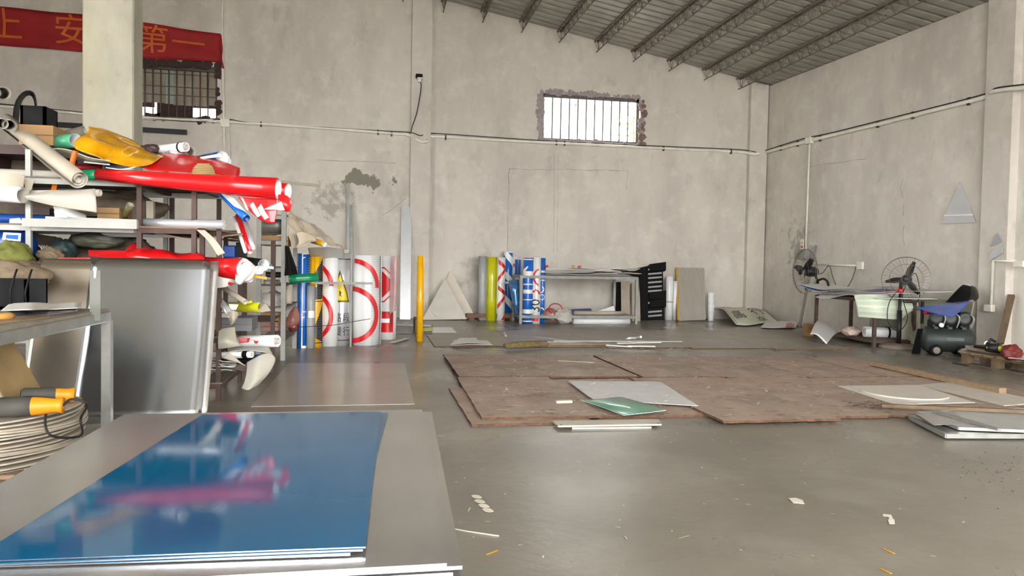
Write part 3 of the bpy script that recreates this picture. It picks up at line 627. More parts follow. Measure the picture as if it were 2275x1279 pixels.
q = MB(); q.bar(fl(1235, 892, .046), fl(1270, 891, .046), .04, .02); one(q, 'wood_block', M_cream, 'small pale offcut lying on the scratched chipboard', 'offcut')
t = thing('aluminium_profile', 'pale metal strip with holes lying at the front edge of the chipboard', 'profile', fl(1350, 945)); P = [fl(1228, 938, .02), fl(1240, 949, .02), fl(1470, 945, .02), fl(1462, 934, .02)]
q = MB(); q.prism(P, .012); q.build('strip', M_cream, t)
for p in [(1236, 944), (1247, 943), (1464, 940)]: c = fl(*p, .0325); q = MB(); q.lathe([(0, 1), (.008, 1), (.008, 0)], c, c+V((0, 0, .001)), 8); q.build('hole', M_black, t)
q = MB(); q.bar(fl(1270, 950, .006), fl(1446, 948, .006), .03, .012); one(q, 'aluminium_profile', M_steel, 'thin grey strip under the pale holed strip on the floor', 'profile')
plate('sign_blank', 'white square panel lying on the chipboard beneath the round blank', [fl(*p, .026) for p in [(1990, 899), (2166, 895), (2042, 856), (1862, 858)]], .006, mat('offwhite_panel', (206, 200, 190), .35, var=.06), 'panel')
c = fl(2008, 873, .033); q = MB(); n = 40; q.prism([c+V((math.cos(2*math.pi*k/n)*.35, math.sin(2*math.pi*k/n)*.35, 0)) for k in range(n)], .012); one(q, 'round_blank', mat('offwhite_disc', (204, 196, 184), .35, var=.06), 'round white blank lying on the square white panel', 'disc')
plate('grey_sheet', 'long grey panel lying behind the square white panel beside lumber', [fl(*p, .02) for p in [(2230, 902), (2330, 895), (2110, 850), (2042, 856)]], .008, mat('grey_panel', (188, 180, 168), .45, var=.1), 'panel')
q = MB(); q.bar(fl(1938, 806, .05), fl(2228, 868, .05), .075, .05); one(q, 'lumber', M_wood, 'long raw timber beam lying aslant across the chipboards', 'beam')
q = MB(); q.bar(fl(1958, 900, .07), fl(2290, 914, .09), .04, .025); one(q, 'wood_strip', M_oldwood, 'dark weathered wood strip lying across the metal trays', 'strip')
def tray(label, px, z, h=.03, m=None):
    t = thing('metal_tray', label, 'tray', fl(*px[0], z)); P = [fl(*p, z) for p in px]; q = MB(); q.prism(P, .004); q.build('plate', m or M_aludull, t)
    for a, b in zip(P, P[1:]+P[:1]): q = MB(); q.bar(a+V((0, 0, -h/2+.006)), b+V((0, 0, -h/2+.006)), .012, h); q.build('rim', M_steel, t)
tray('shallow metal sign tray at the bottom of the heap right of the chipboards', [(2102, 965), (2330, 966), (2330, 922), (2020, 924)], .035, .03)
tray('shallow metal sign tray lying aslant on the heap with its long rim up', [(2130, 950), (2330, 958), (2330, 905), (2035, 915)], .06, .02, M_whitepaint)
plate('metal_blank', 'small grey metal blank on the left of the tray heap', [fl(*p, .068) for p in [(2075, 945), (2150, 940), (2120, 915), (2035, 920)]], .004, M_aludull, 'metal sheet')
q = MB(); q.bar(fl(2072, 912, .078), fl(2220, 954, .078), .03, .016); one(q, 'aluminium_profile', M_steel, 'grey profile lying across the heap of metal trays', 'profile')

# litter
M_scrap = mat('scrap_paper', (214, 204, 186), .6, var=.1)
rnd = random.Random(21); q = MB()
def scrap(c, L, w, an, bend): 
    d = V((math.cos(an), math.sin(an), 0)); s = V((-d.y, d.x, 0)); q.add([c-d*L+s*w, c-d*L-s*w, c+s*(bend-w), c+d*L-s*w, c+d*L+s*w, c+s*(bend+w)], [(0, 1, 2, 5), (5, 2, 3, 4)])
for i in range(260):
    x = rnd.uniform(.8, 5.2); y = rnd.uniform(5.0, 8.6); scrap(V((x, y, .047)), rnd.uniform(.008, .06), rnd.uniform(.002, .007), rnd.uniform(0, 6.3), rnd.gauss(0, .012))
for i in range(160):
    x = rnd.uniform(.2, 4.5); y = rnd.uniform(1.6, 5.0); k = rnd.random() < .8; scrap(V((x, y, .003)), rnd.uniform(.004, .012 if k else .03), rnd.uniform(.002, .004), rnd.uniform(0, 6.3), 0)
for i in range(120):
    x = rnd.uniform(.5, 6.5); y = rnd.uniform(9.0, 13.0); scrap(V((x, y, .016)), rnd.uniform(.01, .05), rnd.uniform(.004, .012), rnd.uniform(0, 6.3), rnd.gauss(0, .02))
o = one(q, 'paper_scraps', M_scrap, 'tiny paper and film clippings scattered over boards and concrete', 'litter'); o['kind'] = 'stuff'
def wavy(label, px, w): P = [fl(*p, .004) for p in px]; q = MB(); q.tube(P, w, 4, sm=False); return q
q = MB()
for (x, y) in [(1059, 1103), (1066, 1113), (1075, 1123), (1084, 1133)]:
    c = fl(x, y, .003); q.prism([c+V((math.cos(k*.785+.3)*.022*(1+.2*(k % 2)), math.sin(k*.785)*.03, 0)) for k in range(8)], .001)
one(q, 'vinyl_scrap', M_scrap, 'scalloped white vinyl strip lying on concrete by the sheet stack', 'scrap')
plate('vinyl_scrap', 'crumpled white vinyl patch lying alone on the concrete', [fl(*p, .003) for p in [(1752, 1107), (1762, 1117), (1787, 1119), (1783, 1111), (1768, 1106)]], .002, M_scrap, 'scrap')
q = MB(); q.prism([fl(*p, .003) for p in [(1962, 1141), (1980, 1143), (1984, 1152), (1976, 1152), (1974, 1147), (1962, 1146)]], .001); q.prism([fl(*p, .003) for p in [(1972, 1153), (1987, 1153), (1988, 1163), (1976, 1163)]], .001); one(q, 'vinyl_scrap', M_scrap, 'hooked white vinyl offcut on the bare concrete', 'scrap')
q = MB(); q.tube([fl(965, 1166, .003), fl(1040, 1180, .003), fl(1108, 1190, .003)], .0025, 5); one(q, 'string', M_scrap, 'thin white string running out from under the sheet stack', 'string')
for (p, l) in [((1975, 1223), 'short yellow strip on bare concrete, alone'), ((1968, 1267), 'pair of yellow specks of vinyl on bare concrete'), ((1094, 1226), 'thin yellow line of vinyl near the white string')]:
    a = fl(p[0]-12, p[1]-5 if p[0] > 1500 else p[1]+5, .003); b = fl(p[0]+12, p[1]+6 if p[0] > 1500 else p[1]-5, .003); q = MB(); q.bar(a, b, .008, .002); one(q, 'yellow_strip', M_ylw, l, 'scrap')

# splinters where the boards are broken, crumbs of grit
rnd = random.Random(5); q = MB()
def splint(px, py, n, sx, sy, z, L):
    for i in range(n):
        c = fl(px+rnd.gauss(0, sx), py+rnd.gauss(0, sy), z+rnd.random()*.01); an = rnd.gauss(0, .5); d = V((math.cos(an), math.sin(an), 0))*rnd.uniform(.2, 1)*L; s = V((-d.y, d.x, 0))*.12
        q.add([c-d, c+s, c+d, c-s], [(0, 1, 2, 3)])
splint(1935, 900, 110, 40, 5, .03, .06); splint(1195, 872, 90, 16, 7, .042, .035); splint(1590, 940, 70, 30, 4, .006, .03); splint(1720, 938, 60, 60, 3, .008, .03)
o = one(q, 'splinters', mat('splinter_brown', (72, 54, 40), .9, var=.3), 'dark splinters on the broken and scratched chipboards', 'splinters'); o['kind'] = 'stuff'
q = MB()
for i in range(80):
    c = fl(min(max(rnd.gauss(2205, 45), 2080), 2300), rnd.gauss(1045, 25), .002); r = rnd.uniform(.002, .008); q.add([c+V((math.cos(k*1.26+i)*r, math.sin(k*1.26+i)*r*.8, 0)) for k in range(5)]+[c+V((0, 0, r*.6))], [(0, 1, 5), (1, 2, 5), (2, 3, 5), (3, 4, 5), (4, 0, 5)])
o = one(q, 'grit', mat('grit_dark', (70, 62, 52), .9, var=.3), 'dark grit and crumbs on the bare concrete before the metal trays', 'grit'); o['kind'] = 'stuff'
# ================================================================ rolls standing on the floor
def dep(p): return (p-CAM).dot(fw)
def upright(label, x0, x1, yt, yb, m, inner=None, core=None, group=None, name='film_roll', lean=0, turns=2.3, zb=0.0, back=0.0):
    """roll standing upright whose front spans pixels x0..x1, yt..yb"""
    b = fl((x0+x1)/2, yb, zb); d = V((b.x, b.y, 0)).normalized(); D = dep(b); r = (x1-x0)/2*D/F; c = b+d*(r+back); h = (yb-yt)*D/F
    t = thing(name, label, 'roll', c, group); th = math.atan2(-c.y, -c.x)
    mb = roll('film', '', c, c+V((lean, 0, h)), r, m, inner, turns=turns, parent=t, core=core, th=.002)
    return t, c, r, h
# --- the printed group by the grey rack
def bars(R, h, n=34, side=0, w=.03): return [rect(side*R, h*(i+.35)/n, side*R+w, h*(i+.6)/n)[0] for i in range(n)]
M_ruler = mat('grey_print', (150, 150, 150), .4, var=0)
t, c, r, h = upright('blue roll with a white rounded border line beside the yellow roll', 660, 686, 563, 773, M_blue, M_white)
f = cylmap(c, r)
print_on(t, 'white_print', rect(-.02, .02, -.006, h)+rect(-.02, .0, .16, .03)+rect(-.02, h-.012, .16, h)+rect(-.02, h*.38, .16, h*.39)+arc(.02, h*.30, .03, .042, 90, 180, 8)+arc(.02, h*.93, .03, .042, 90, 180, 8), f, M_pwhite)
print_on(t, 'ruler_ticks', bars(r, h, 40, .5, .035), f, M_ink)
t, c, r, h = upright('yellow and black chevron patterned roll behind the grey tube', 684, 716, 562, 772, M_yel, M_white, M_paper); f = cylmap(c, r)
pol = [[(-.02, h*.78), (.1, h*.95), (.1, h*.6), (.03, h*.62)], [(-.06, h*.60), (.1, h*.70), (.1, h*.52), (-.06, h*.5)], [(-.01, h*.22), (.1, h*.47), (.1, h*.06), (.0, h*.1)], rect(-.1, h*.965, .12, h*.975)[0], rect(-.1, h*.485, .12, h*.495)[0], rect(-.1, h*.045, .12, h*.055)[0]]
print_on(t, 'black_print', pol, f, M_ink); print_on(t, 'ruler_ticks', bars(r, h, 40, .45, .03), f, M_ruler)
t, c, r, h = upright('short grey tube with a white tape patch before the yellow roll', 680, 699, 634, 773, M_grey, M_grey, back=-.06, turns=1.4); f = cylmap(c, r); print_on(t, 'tape_patch', rect(-.03, h*.49, .05, h*.6), f, M_pwhite)
t, c, r, h = upright('white roll with thin red ring arcs and a toothed edge', 712, 752, 564, 770, M_white, M_white, back=.02); f = cylmap(c, r)
print_on(t, 'red_print', arc(-.30, h*.645, .29, .345, 2, 60)+arc(-.30, h*.325, .29, .345, -62, 62), f, M_pred); print_on(t, 'ruler_ticks', bars(r, h, 46, -1.25, .03), f, M_ink)
t, c, r, h = upright('silver roll with a yellow warning triangle and black Chinese lettering', 737, 778, 562, 769, M_silver, M_white, back=.05); f = cylmap(c, r)
tri = [(-.16, h*.47), (.115, h*.47), (-.02, h*.82)]; cc = (-.022, h*.58)
print_on(t, 'yellow_print', [tri], f, M_pyel); print_on(t, 'black_print', frame(tri, .8, cc)+rect(-.2, h*.93, .2, h*.94)+rect(-.2, h*.055, .2, h*.065)+[[(-.03, h*.6), (.0, h*.58), (-.01, h*.55), (.015, h*.53), (-.025, h*.54)]], f, M_ink)
f2 = cylmap(c, r+.003)
for GL in (glyphs('路', .13, -.045, h*.30, sx=.8), glyphs('段', .13, .07, h*.30, sx=.8), glyphs('慢', .13, -.045, h*.15, sx=.8), glyphs('行', .13, .07, h*.15, sx=.8)): print_on(t, 'lettering', GL, f2, M_ink, .015, label='black Chinese character', glyph=True)
q = MB(); c0 = c+V((0, 0, h)); q.lathe([(r*.75, 0), (r*.75, .5), (r*.3, .6), (r*.1, 1)], c0, c0+V((0, 0, .1)), 12); q.build('plastic_cap', M_bag, t)
t, c, r, h = upright('broad white roll with two large red rings and fine grid lines', 779, 847, 567, 768, M_white, M_white, turns=1.5); f = cylmap(c, r)
print_on(t, 'red_print', arc(-.18, h*.66, .30, .36, -4, 90, 24)+arc(-.2, h*.34, .31, .375, -92, 92, 40), f, M_pred, .02, clip=(-.26, .01, .3, h-.01)); print_on(t, 'grid_lines', [rect(.06, h*(i+.5)/52, .24, h*(i+.5)/52+.004)[0] for i in range(52)], f, M_ruler)
t, c, r, h = upright('white roll with a red octagon and a red no-entry bar under clear wrap', 838, 882, 569, 756, M_white, M_white, back=.08); f = cylmap(c, r)
def octo(cx, cy, R): return [(cx+R*math.cos(math.pi/8+k*math.pi/4), cy+R*math.sin(math.pi/8+k*math.pi/4)) for k in range(8)]
oc = octo(-.15, h*.66, .27); print_on(t, 'red_print', frame(oc, .93, (-.15, h*.66))+[octo(-.15, h*.66, .2)]+rect(-.2, h*.09, .085, h*.34)+[[(.085, h*.34), (.085, h*.2), (.02, h*.09), (.0, h*.34)]], f, M_pred, clip=(-.24, .02, .26, h-.02)); print_on(t, 'white_bar', rect(-.2, h*.205, .03, h*.255), cylmap(c, r+.002), M_pwhite)
print_on(t, 'ruler_ticks', bars(r, h, 46, .55, .03), f, M_ruler)
m = mat('pink_wrap', (216, 170, 172), .2, var=.1, alpha=.45); film('clear_wrap', 'w', [[at(868, 569, 10.5), at(880, 568, 10.45), at(887, 569, 10.6)], [at(866, 650, 10.5), at(879, 640, 10.45), at(885, 640, 10.6)], [at(866, 700, 10.5), at(876, 690, 10.45), at(879, 690, 10.6)]], m, parent=t)
# frame that holds them
t = thing('roll_stand', 'slim grey angle iron stand fencing in the printed rolls', 'stand', fl(825, 766))
pf, pc = fl(782, 769), fl(826, 766); ph = 1.14; zr = at(760, 629, 9.6).z
q = MB(); q.bar(fl(779, 770), fl(779, 770)+V((0, 0, ph+.03)), .045, .02); q.build('upright', M_greypaint, t)
q = MB(); q.bar(pc, V((pc.x, pc.y, zr)), .025, .025); q.build('upright', M_dark, t)
q = MB(); q.bar(V((fl(700, 770).x, 9.62, zr)), V((pc.x, 9.72, zr)), .025, .03); q.build('rail', M_greypaint, t)
q = MB(); q.tube([at(655, 727, 9.5), at(740, 722, 9.4), at(822, 708, 9.7)], .004, 5); q.build('wire', M_wire, t)
a, b = at(641, 619, 9.1), at(706, 616, 9.2); roll('film_roll', 'short bright green roll lying across the printed rolls', a, b, .055, M_green, M_white, group=None)
yb = fl(932, 758); pipe('yellow_pole', 'tall bright yellow tube standing alone before the pier', yb, yb+V((0, 0, 190*dep(yb)/F)), 7.6*dep(yb)/F, M_yel, .12, 'tube')
film('lime_film', 'small lime green film flap on the floor behind the yellow tube', lay([[(930, 736), (962, 735)], [(938, 728), (962, 727)]], .01, [[0, .02], [.06, .01]]), M_lime)
plate('white_sheet', 'plain white sheet lying flat by the lime flap', [fl(*p, .014) for p in [(960, 738), (1014, 738), (1003, 727), (962, 727)]], .004, M_white, 'sheet')
for i, (a, b, w, lb) in enumerate([((868, 720), (960, 723), .1, 'broad pale profile lying on the floor left of the yellow tube'), ((874, 742), (960, 741), .02, 'thin dark strip on the floor beside the yellow tube'), ((905, 751), (872, 760), .07, 'clear film strip twisted on the floor before the printed rolls')]):
    q = MB(); q.bar(fl(*a, .02), fl(*b, .02), w, .03 if i == 0 else .01); one(q, 'floor_strip', [M_whitepaint, M_dark, M_bag][i], lb, 'strip')
q = MB(); c = fl(930, 742); q.span((c.x-.05, c.y+.1, 0), (c.x+.05, c.y+.7, .22)); one(q, 'wood_block', M_oldwood, 'dark timber block on the floor behind the yellow tube', 'block')

# --- profiles leaning on the back wall
for lb, a, b, w in [('tall pale aluminium profile leaning left of the pier, bright reflection on it', (900, 706), (903, 460), .2), ('longest thin profile leaning behind the printed rolls', (774, 705), (773, 408), .05), ('second pale profile leaning behind the printed rolls', (779, 705), (776, 455), .12), ('shortest grey profile leaning behind the printed rolls', (785, 706), (781, 500), .06)]:
    A = at(a[0], a[1]-4, 14.5); A.z = 0; B = at(b[0], b[1], YB-.07); q = MB(); q.bar(A, B, w, .03, (0, 1, 0)); one(q, 'aluminium_profile', M_silver if 'bright' in lb else M_steel, lb, 'profile')
q = MB(); q.bar(at(560, 397, YB-.03), at(712, 412, YB-.03), .03, .05); one(q, 'wooden_batten', M_cream, 'pale batten fixed along the back wall behind the red rolls', 'batten')
q = MB(); q.bar(at(100, 275, YB-.06), at(415, 294, YB-.06), .05, .09); one(q, 'iron_angle', M_dark, 'dark iron angle fixed on the wall below the dark window', 'angle iron')
# white triangles
def wallboard(label, px, Y0, Y1, m, t=.02, cat='board', name='sign_blank', z0=0):
    ys = [p[1] for p in px]; yb_, yt_ = max(ys), min(ys); P = []
    for x, y in px: P.append(at(x, y, Y0+(Y1-Y0)*(yb_-y)/(yb_-yt_)))
    z = min(p.z for p in P)
    for p in P: p.z += z0-z
    return plate(name, label, P, t, m, cat)
M_wb = mat('white_board', (206, 200, 190), .3, var=.06)
wallboard('white triangular blank leaning at the back of the pair by the wall', [(955, 711), (1057, 709), (1001, 602)], 14.5, YB-.05, mat('cream_board', (214, 204, 188), .3, var=.05))
o = wallboard('white triangular blank with taped slots leaning before its twin', [(938, 714), (1036, 712), (988, 622)], 14.3, 14.8, M_wb)
for a, b in [((953, 689), (968, 704)), ((988, 655), (1007, 686))]:
    q = MB(); q.bar(at(a[0], a[1], 14.3+.5*(714-a[1])/92-.03), at(b[0], b[1], 14.3+.5*(714-b[1])/92-.03), .03, .01, (0, 1, 0)); q.build('slot', M_steel, o)
for a in [(1007, 686)]: pass
# --- group on plank by the back table
t = thing('plank_base', 'brown plank base under the lime and striped rolls', 'plank', fl(1085, 710))
a, b = fl(1036, 711), fl(1150, 712); q = MB(); q.span((a.x, a.y-.02, .05), (b.x, a.y+.12, .13)); q.build('plank', mat('brown_plank', (108, 80, 60), .7, var=.25), t)
for x in (a.x+.1, b.x-.1): q = MB(); q.span((x-.05, a.y, 0), (x+.05, a.y+.1, .05)); q.build('block', M_oldwood, t)
YR = a.y+.14
def up2(label, x0, x1, yt, yb, m, inner=None, back=0.0, core=None, turns=2.2): return upright(label, x0, x1, yt, yb, m, inner, core, back=back, turns=turns)
bk = YR-fl(1085, 706).y
t, c, r, h = up2('plain pale grey roll first on the plank beside the triangles', 1061, 1081, 569, 707, M_grey, M_white, bk)
t, c, r, h = up2('half unrolled pale sheet roll behind the lime roll', 1069, 1086, 572, 706, M_cream, M_white, bk+.06, turns=1.2)
t, c, r, h = up2('lime green roll with ruler marks standing on the floor behind the plank', 1079, 1103, 571, 708, M_lime, M_white, bk); print_on(t, 'ruler_ticks', bars(r, h, 46, -.9, .02)+bars(r, h, 46, .75, .02), cylmap(c, r), M_ink)
t, c, r, h = up2('white roll with red crossing bands beside the lime roll', 1101, 1121, 572, 708, M_white, M_white, bk+.02); f = cylmap(c, r)
print_on(t, 'red_print', [[(-.05, h*y), (.1, h*(y-.1)), (.1, h*(y-.17)), (-.05, h*(y-.07))] for y in (.97, .56)]+[[(-.06, h*y), (.1, h*(y+.17)), (.1, h*(y+.1)), (-.06, h*(y-.07))] for y in (.68, .25, -.07)], f, M_pred, clip=(-.12, .01, .14, h-.01)); print_on(t, 'ruler_ticks', bars(r, h, 50, -1.1, .02), f, M_ink)
t, c, r, h = upright('tallest roll with blue and white slanting stripes on the plank', 1116, 1138, 559, 698, M_blue, M_white, zb=.1, back=.06); f = cylmap(c, r)
print_on(t, 'white_print', [[(-.14, h*(y+.16)), (-.14, h*(y+.06)), (.14, h*(y-.2)), (.14, h*(y-.06))] for y in (.93, .6, .22)]+rect(-.2, h*.49, .2, h*.52)+rect(-.2, h*.985, .2, h)+rect(-.2, 0, .2, h*.015), f, M_pwhite, clip=(-.2, 0, .2, h)); print_on(t, 'ruler_ticks', bars(r, h, 50, -1.1, .016), f, M_ink)
t, c, r, h = up2('white roll with a red arc mostly hidden behind the striped roll', 1133, 1148, 571, 706, M_white, M_white, bk+.2); print_on(t, 'red_print', arc(-.1, h*.78, .12, .17, -40, 60), cylmap(c, r), M_pred)
t, c, r, h = up2('slim dark blue and white roll behind the table leg', 1141, 1156, 574, 706, M_white, M_white, bk+.12); print_on(t, 'blue_print', rect(-.06, h*.72, .06, h*.98)+rect(-.06, h*.1, .06, h*.3), cylmap(c, r), M_pblue)
a, b = at(1141, 622, 13.75), at(1149, 700, 13.7); roll('film_roll', 'leaning cone of shiny prismatic blue film before the striped roll', b, a, .05, mat('prism_blue', (90, 140, 196), .15, .6, var=.5, vs=14), M_navy, r2=.1, turns=1.4)
t, c, r, h = upright('blue roll with white cross bands standing before the back table', 1160, 1182, 573, 719, M_blue, M_white, back=-.02); f = cylmap(c, r)
print_on(t, 'white_print', [p for y0, y1 in [(.97, .985), (.72, .8), (.59, .61), (.46, .52), (.36, .375), (.155, .22), (.1, .11), (.03, .05)] for p in rect(-.16, h*y0, .16, h*y1)]+[[(-.15, h*.8), (-.0, h*.88), (-.0, h*.86), (-.05, h*.8)]], f, M_pwhite)
t, c, r, h = upright('white roll with a red arc and black numerals turned sideways', 1179, 1200, 571, 719, M_white, M_white, core=M_paper, back=.0); f = cylmap(c, r)
print_on(t, 'red_print', arc(.12, h*.70, .15, .185, 118, 242)+rect(-.06, h*.04, .05, h*.09)+arc(-.02, h*.44, .07, .1, 0, 90, 8)+rect(-.08, h*.47, -.02, h*.5), f, M_pred, clip=(-.13, .01, .13, h-.01)); print_on(t, 'numerals', glyphs('30', .27, -.005, h*.27, math.pi/2, sx=.95), cylmap(c, r+.002), M_ink, .02, label='black numerals 30', glyph=True)
t, c, r, h = upright('blue roll with curling white lines right of the numerals roll', 1196, 1210, 573, 718, M_blue, M_white, back=.02); f = cylmap(c, r)
print_on(t, 'white_print', arc(-.03, h*.52, .05, .07, -90, 60, 14)+arc(-.02, h*.18, .06, .08, -90, 90, 14)+rect(-.09, h*.78, .09, h*.81)+rect(-.03, h*.65, .06, h*.67)+arc(0, h*.4, .04, .055, 0, 360, 16)+rect(-.09, h*.36, -.05, h*.9), f, M_pwhite)

# ================================================================ the table by the back wall
t = thing('metal_table', 'low steel frame table loaded with sheets by the back wall', 'table', fl(1280, 720))
A, B = fl(1156, 719), fl(1405, 718); zt2 = at(1280, 614, A.y).z; zl = at(1280, 704, A.y).z; ybk = A.y+.75; B = V((B.x, A.y, 0))
for p in [A, B, V((A.x, ybk, 0)), V((B.x-.2, ybk, 0))]: q = MB(); q.span((p.x-.025, p.y-.025, 0), (p.x+.025, p.y+.025, zt2)); q.build('leg', M_greypaint, t)
for z in (zt2-.02, zl):
    for a, b in [(A, B), (V((A.x, ybk, 0)), V((B.x, ybk, 0))), (A, V((A.x, ybk, 0))), (B, V((B.x, ybk, 0)))]: q = MB(); q.bar(V((a.x, a.y, z)), V((b.x, b.y, z)), .04, .05); q.build('rail', M_greypaint, t)
q = MB(); q.span((A.x, A.y, zt2), (B.x, ybk, zt2+.01)); q.build('table_top', M_greypaint, t); q = MB(); q.span((A.x, A.y, zl+.02), (B.x, ybk, zl+.03)); q.build('lower_shelf', M_greypaint, t)
zz = zt2+.01; y0, y1 = A.y-.05, ybk
def xz(px): return at(px, 612, A.y).x
def topsheet(label, x0, x1, z, m, wob=.02, seed=0, name='loose_sheet', yy0=None, yy1=None, curl=0):
    yy0 = y0 if yy0 is None else yy0; yy1 = y1 if yy1 is None else yy1
    a, b = xz(x0), xz(x1); ct = [[V((a+(b-a)*j/4, yy0+(yy1-yy0)*i/2, z+curl*(abs(j-2)/2)**2+.012*math.sin(j*2.3+seed+i))) for j in range(5)] for i in range(3)]
    return film(name, label, ct, m, M_white, wob=wob*.4, ws=4, seed=seed)
topsheet('dark stained sheet at the bottom of the back table heap', 1205, 1400, zz+.04, mat('taupe_sheet', (120, 108, 100), .5, var=.2), .02, 1)
topsheet('white sheet in the middle of the back table heap', 1208, 1390, zz+.09, M_white, .02, 2)
topsheet('tan sheet sticking out at the right of the back table heap', 1330, 1424, zz+.07, mat('tan_sheet', (206, 176, 116), .5, var=.15), .03, 3)
topsheet('uppermost white sheet on the back table with red and yellow specks', 1212, 1377, zz+.14, M_white, .02, 4, curl=.015)
topsheet('grey peaked sheet curling up beside the tan sheet', 1372, 1420, zz+.12, M_grey, .03, 5, curl=.03)
for p, m, lb in [((1273, 596), M_ylw, 'tiny yellow lump on the table heap'), ((1287, 598), M_red, 'tiny red lump on the table heap'), ((1214, 604), M_pred, 'red tuft at the end of the table heap')]:
    c = at(*p, y0+.2); c.z = zz+.175; q = MB(); q.lathe([(0, 0), (.028, .25), (.02, .8), (0, 1)], c-V((.04, 0, .02)), c+V((.04, 0, .01)), 8); one(q, 'film_scrap', m, lb, 'scrap')
# under and in the table
z3 = zl+.03
roll('paper_roll', 'long white roll lying on the floor under the back table', at(1272, 714, A.y+.1), at(1398, 713, A.y+.1), .07, M_white, M_white)
roll('paper_roll', 'pale roll lying on the lower shelf of the back table', V((xz(1282), A.y+.1, z3+.045)), V((xz(1390), A.y+.1, z3+.045)), .04, M_cream, M_white)
film('loose_sheet', 'white peaked sheet standing up on the lower shelf of the back table', [[V((xz(1310), A.y+.3, z3)), V((xz(1350), A.y+.3, z3)), V((xz(1381), A.y+.3, z3))], [V((xz(1325), A.y+.35, z3+.02)), V((xz(1355), A.y+.35, z3+.1)), V((xz(1378), A.y+.35, z3+.17))]], M_white)
film('loose_sheet', 'dark blue edged sheet on the lower shelf of the back table', [[V((xz(1275), A.y+.4, z3+.02)), V((xz(1332), A.y+.4, z3+.03))], [V((xz(1290), A.y+.6, z3+.08)), V((xz(1334), A.y+.6, z3+.1))]], M_navy, M_white)
sack('plastic_bag', 'crumpled clear plastic bag stuffed at the end of the lower shelf', (1252, 702), A.y+.05, .18, .12, .16, M_bag, 'bag', 3); sack('plastic_bag', 'pinkish plastic bag behind the crumpled clear bag', (1222, 698), A.y+.12, .13, .12, .13, mat('pink_bag', (190, 130, 124), .3, var=.3, trans=.2), 'bag', 5)
q = MB(); c = V((xz(1236), A.y+.02, z3+.12)); q.tube([c+V((math.cos(k*.42)*.13, 0, math.sin(k*.42)*.1)) for k in range(15)], .012, 6, closed=True); one(q, 'tape_ring', M_pred, 'red band ring leaning on the bags of the lower shelf', 'ring')
# --- things leaning right of the table
t = thing('black_crate', 'black slatted plastic pallet leaning upright on the back wall', 'pallet', fl(1450, 712)); Yc = 14.45
P = lambda x, y: at(x, y, Yc+.45*(712-y)/130)
q = MB(); q.prism([P(1425, 711), P(1474, 710), P(1472, 640), P(1471, 585), P(1376, 605), P(1420, 618)], .04); q.build('panel', M_black, t)
for y in (587, 650, 668): q = MB(); q.prism([P(1440, y+18), P(1476, y+16), P(1476, y-2), P(1440, y+3)], .1); q.build('block', M_black, t)
for i, y in enumerate([597, 607, 616, 626, 636, 645, 671, 691, 700]): q = MB(); q.bar(P(1437, y+1.5)-V((0, .08, 0)), P(1467, y-1)-V((0, .08, 0)), .012, .035, (0, 0, 1)); q.build('slot', M_grey, t)
o = wallboard('tall grey-beige board with a yellow edge leaning on the back wall', [(1508, 711), (1567, 709), (1564, 594), (1505, 593)], 14.35, YB-.06, mat('brushed_board', (168, 160, 150), .45, .1, var=.08, vs=4, stretch=(6, 1, .5)))
q = MB(); q.bar(at(1506.5, 711, 14.34), at(1503.5, 594, YB-.07), .03, .02, (0, 1, 0)); q.build('edge', M_ylw, o)
for i, (x0, x1, yt, lb) in enumerate([(1404, 1422, 626, 'narrow beige board leaning outside the back table'), (1380, 1399, 624, 'narrow beige board leaning behind the back table leg')]): wallboard(lb, [(x0, 711), (x1, 711), (x1-1, yt), (x0-1, yt)], 14.2+.1*i, YB-.1, mat('beige_board', (186, 174, 158), .5, var=.08))
wallboard('ragged black board leaning behind the back table', [(1368, 705), (1382, 706), (1382, 622), (1361, 622), (1364, 650)], 14.5, YB-.08, M_black, name='black_board')
for lb, x0, x1, yt in [('white film tube with a tape ring standing by the black pallet', 1476, 1494, 614), ('slim white tube standing by the grey-beige board', 1494, 1503, 624)]:
    t, c, r, h = upright(lb, x0, x1, yt, 711, M_white, M_white, name='paper_roll')
    if 'ring' in lb: band(t, 'tape', c, c+V((0, 0, h)), r+.006, .4, .44, M_paper)
# stacked paper cups
t = thing('cup_stack', 'stack of white buckets standing right of the grey-beige board', 'bucket stack', fl(1575, 709)); c = fl(1574, 711)+V((0, -.1, 0))
for i in range(4): z = i*.13; q = MB(); q.lathe([(.06, 0), (.075, .9), (.08, 1), (.07, 1)], c+V((0, 0, z)), c+V((0, 0, z+.2)), 16); q.build('bucket', M_white, t)
# folded sign sheet with lettering
Z = lambda x, y, zz: fl(x, y, zz)
ct = [[fl(1586, 707, .2), fl(1640, 721, .06), fl(1690, 727, .03), fl(1745, 726, .02)], [fl(1600, 690, .23), fl(1660, 703, .18), fl(1700, 712, .12), fl(1755, 722, .03)], [fl(1640, 683, .22), fl(1665, 681, .27), fl(1700, 690, .22), fl(1728, 715, .04)]]
rows = [[fl(1582, 684, .24), fl(1612, 682, .25), fl(1662, 681, .25), fl(1690, 685, .22)], [fl(1606, 687, .24), fl(1630, 685, .24), fl(1672, 684, .25), fl(1702, 690, .2)], [fl(1622, 704, .15), fl(1648, 703, .15), fl(1690, 698, .15), fl(1716, 704, .13)], [fl(1636, 721, .03), fl(1664, 722, .03), fl(1706, 716, .04), fl(1735, 718, .03)]]
t = thing('sign_sheet', 'crumpled pale sign sheet with black Chinese lettering slumped by the corner', 'sign', fl(1670, 724)); q = MB(); G = smooth(rows, 16, 16); q.grid(G, .004); q.build('sheet', mat('pale_green_white', (206, 208, 188), .4, var=.06), t)
def onG(u, v):
    rr = [cr([V(p) for p in row], u) for row in rows]; return cr(rr, v)
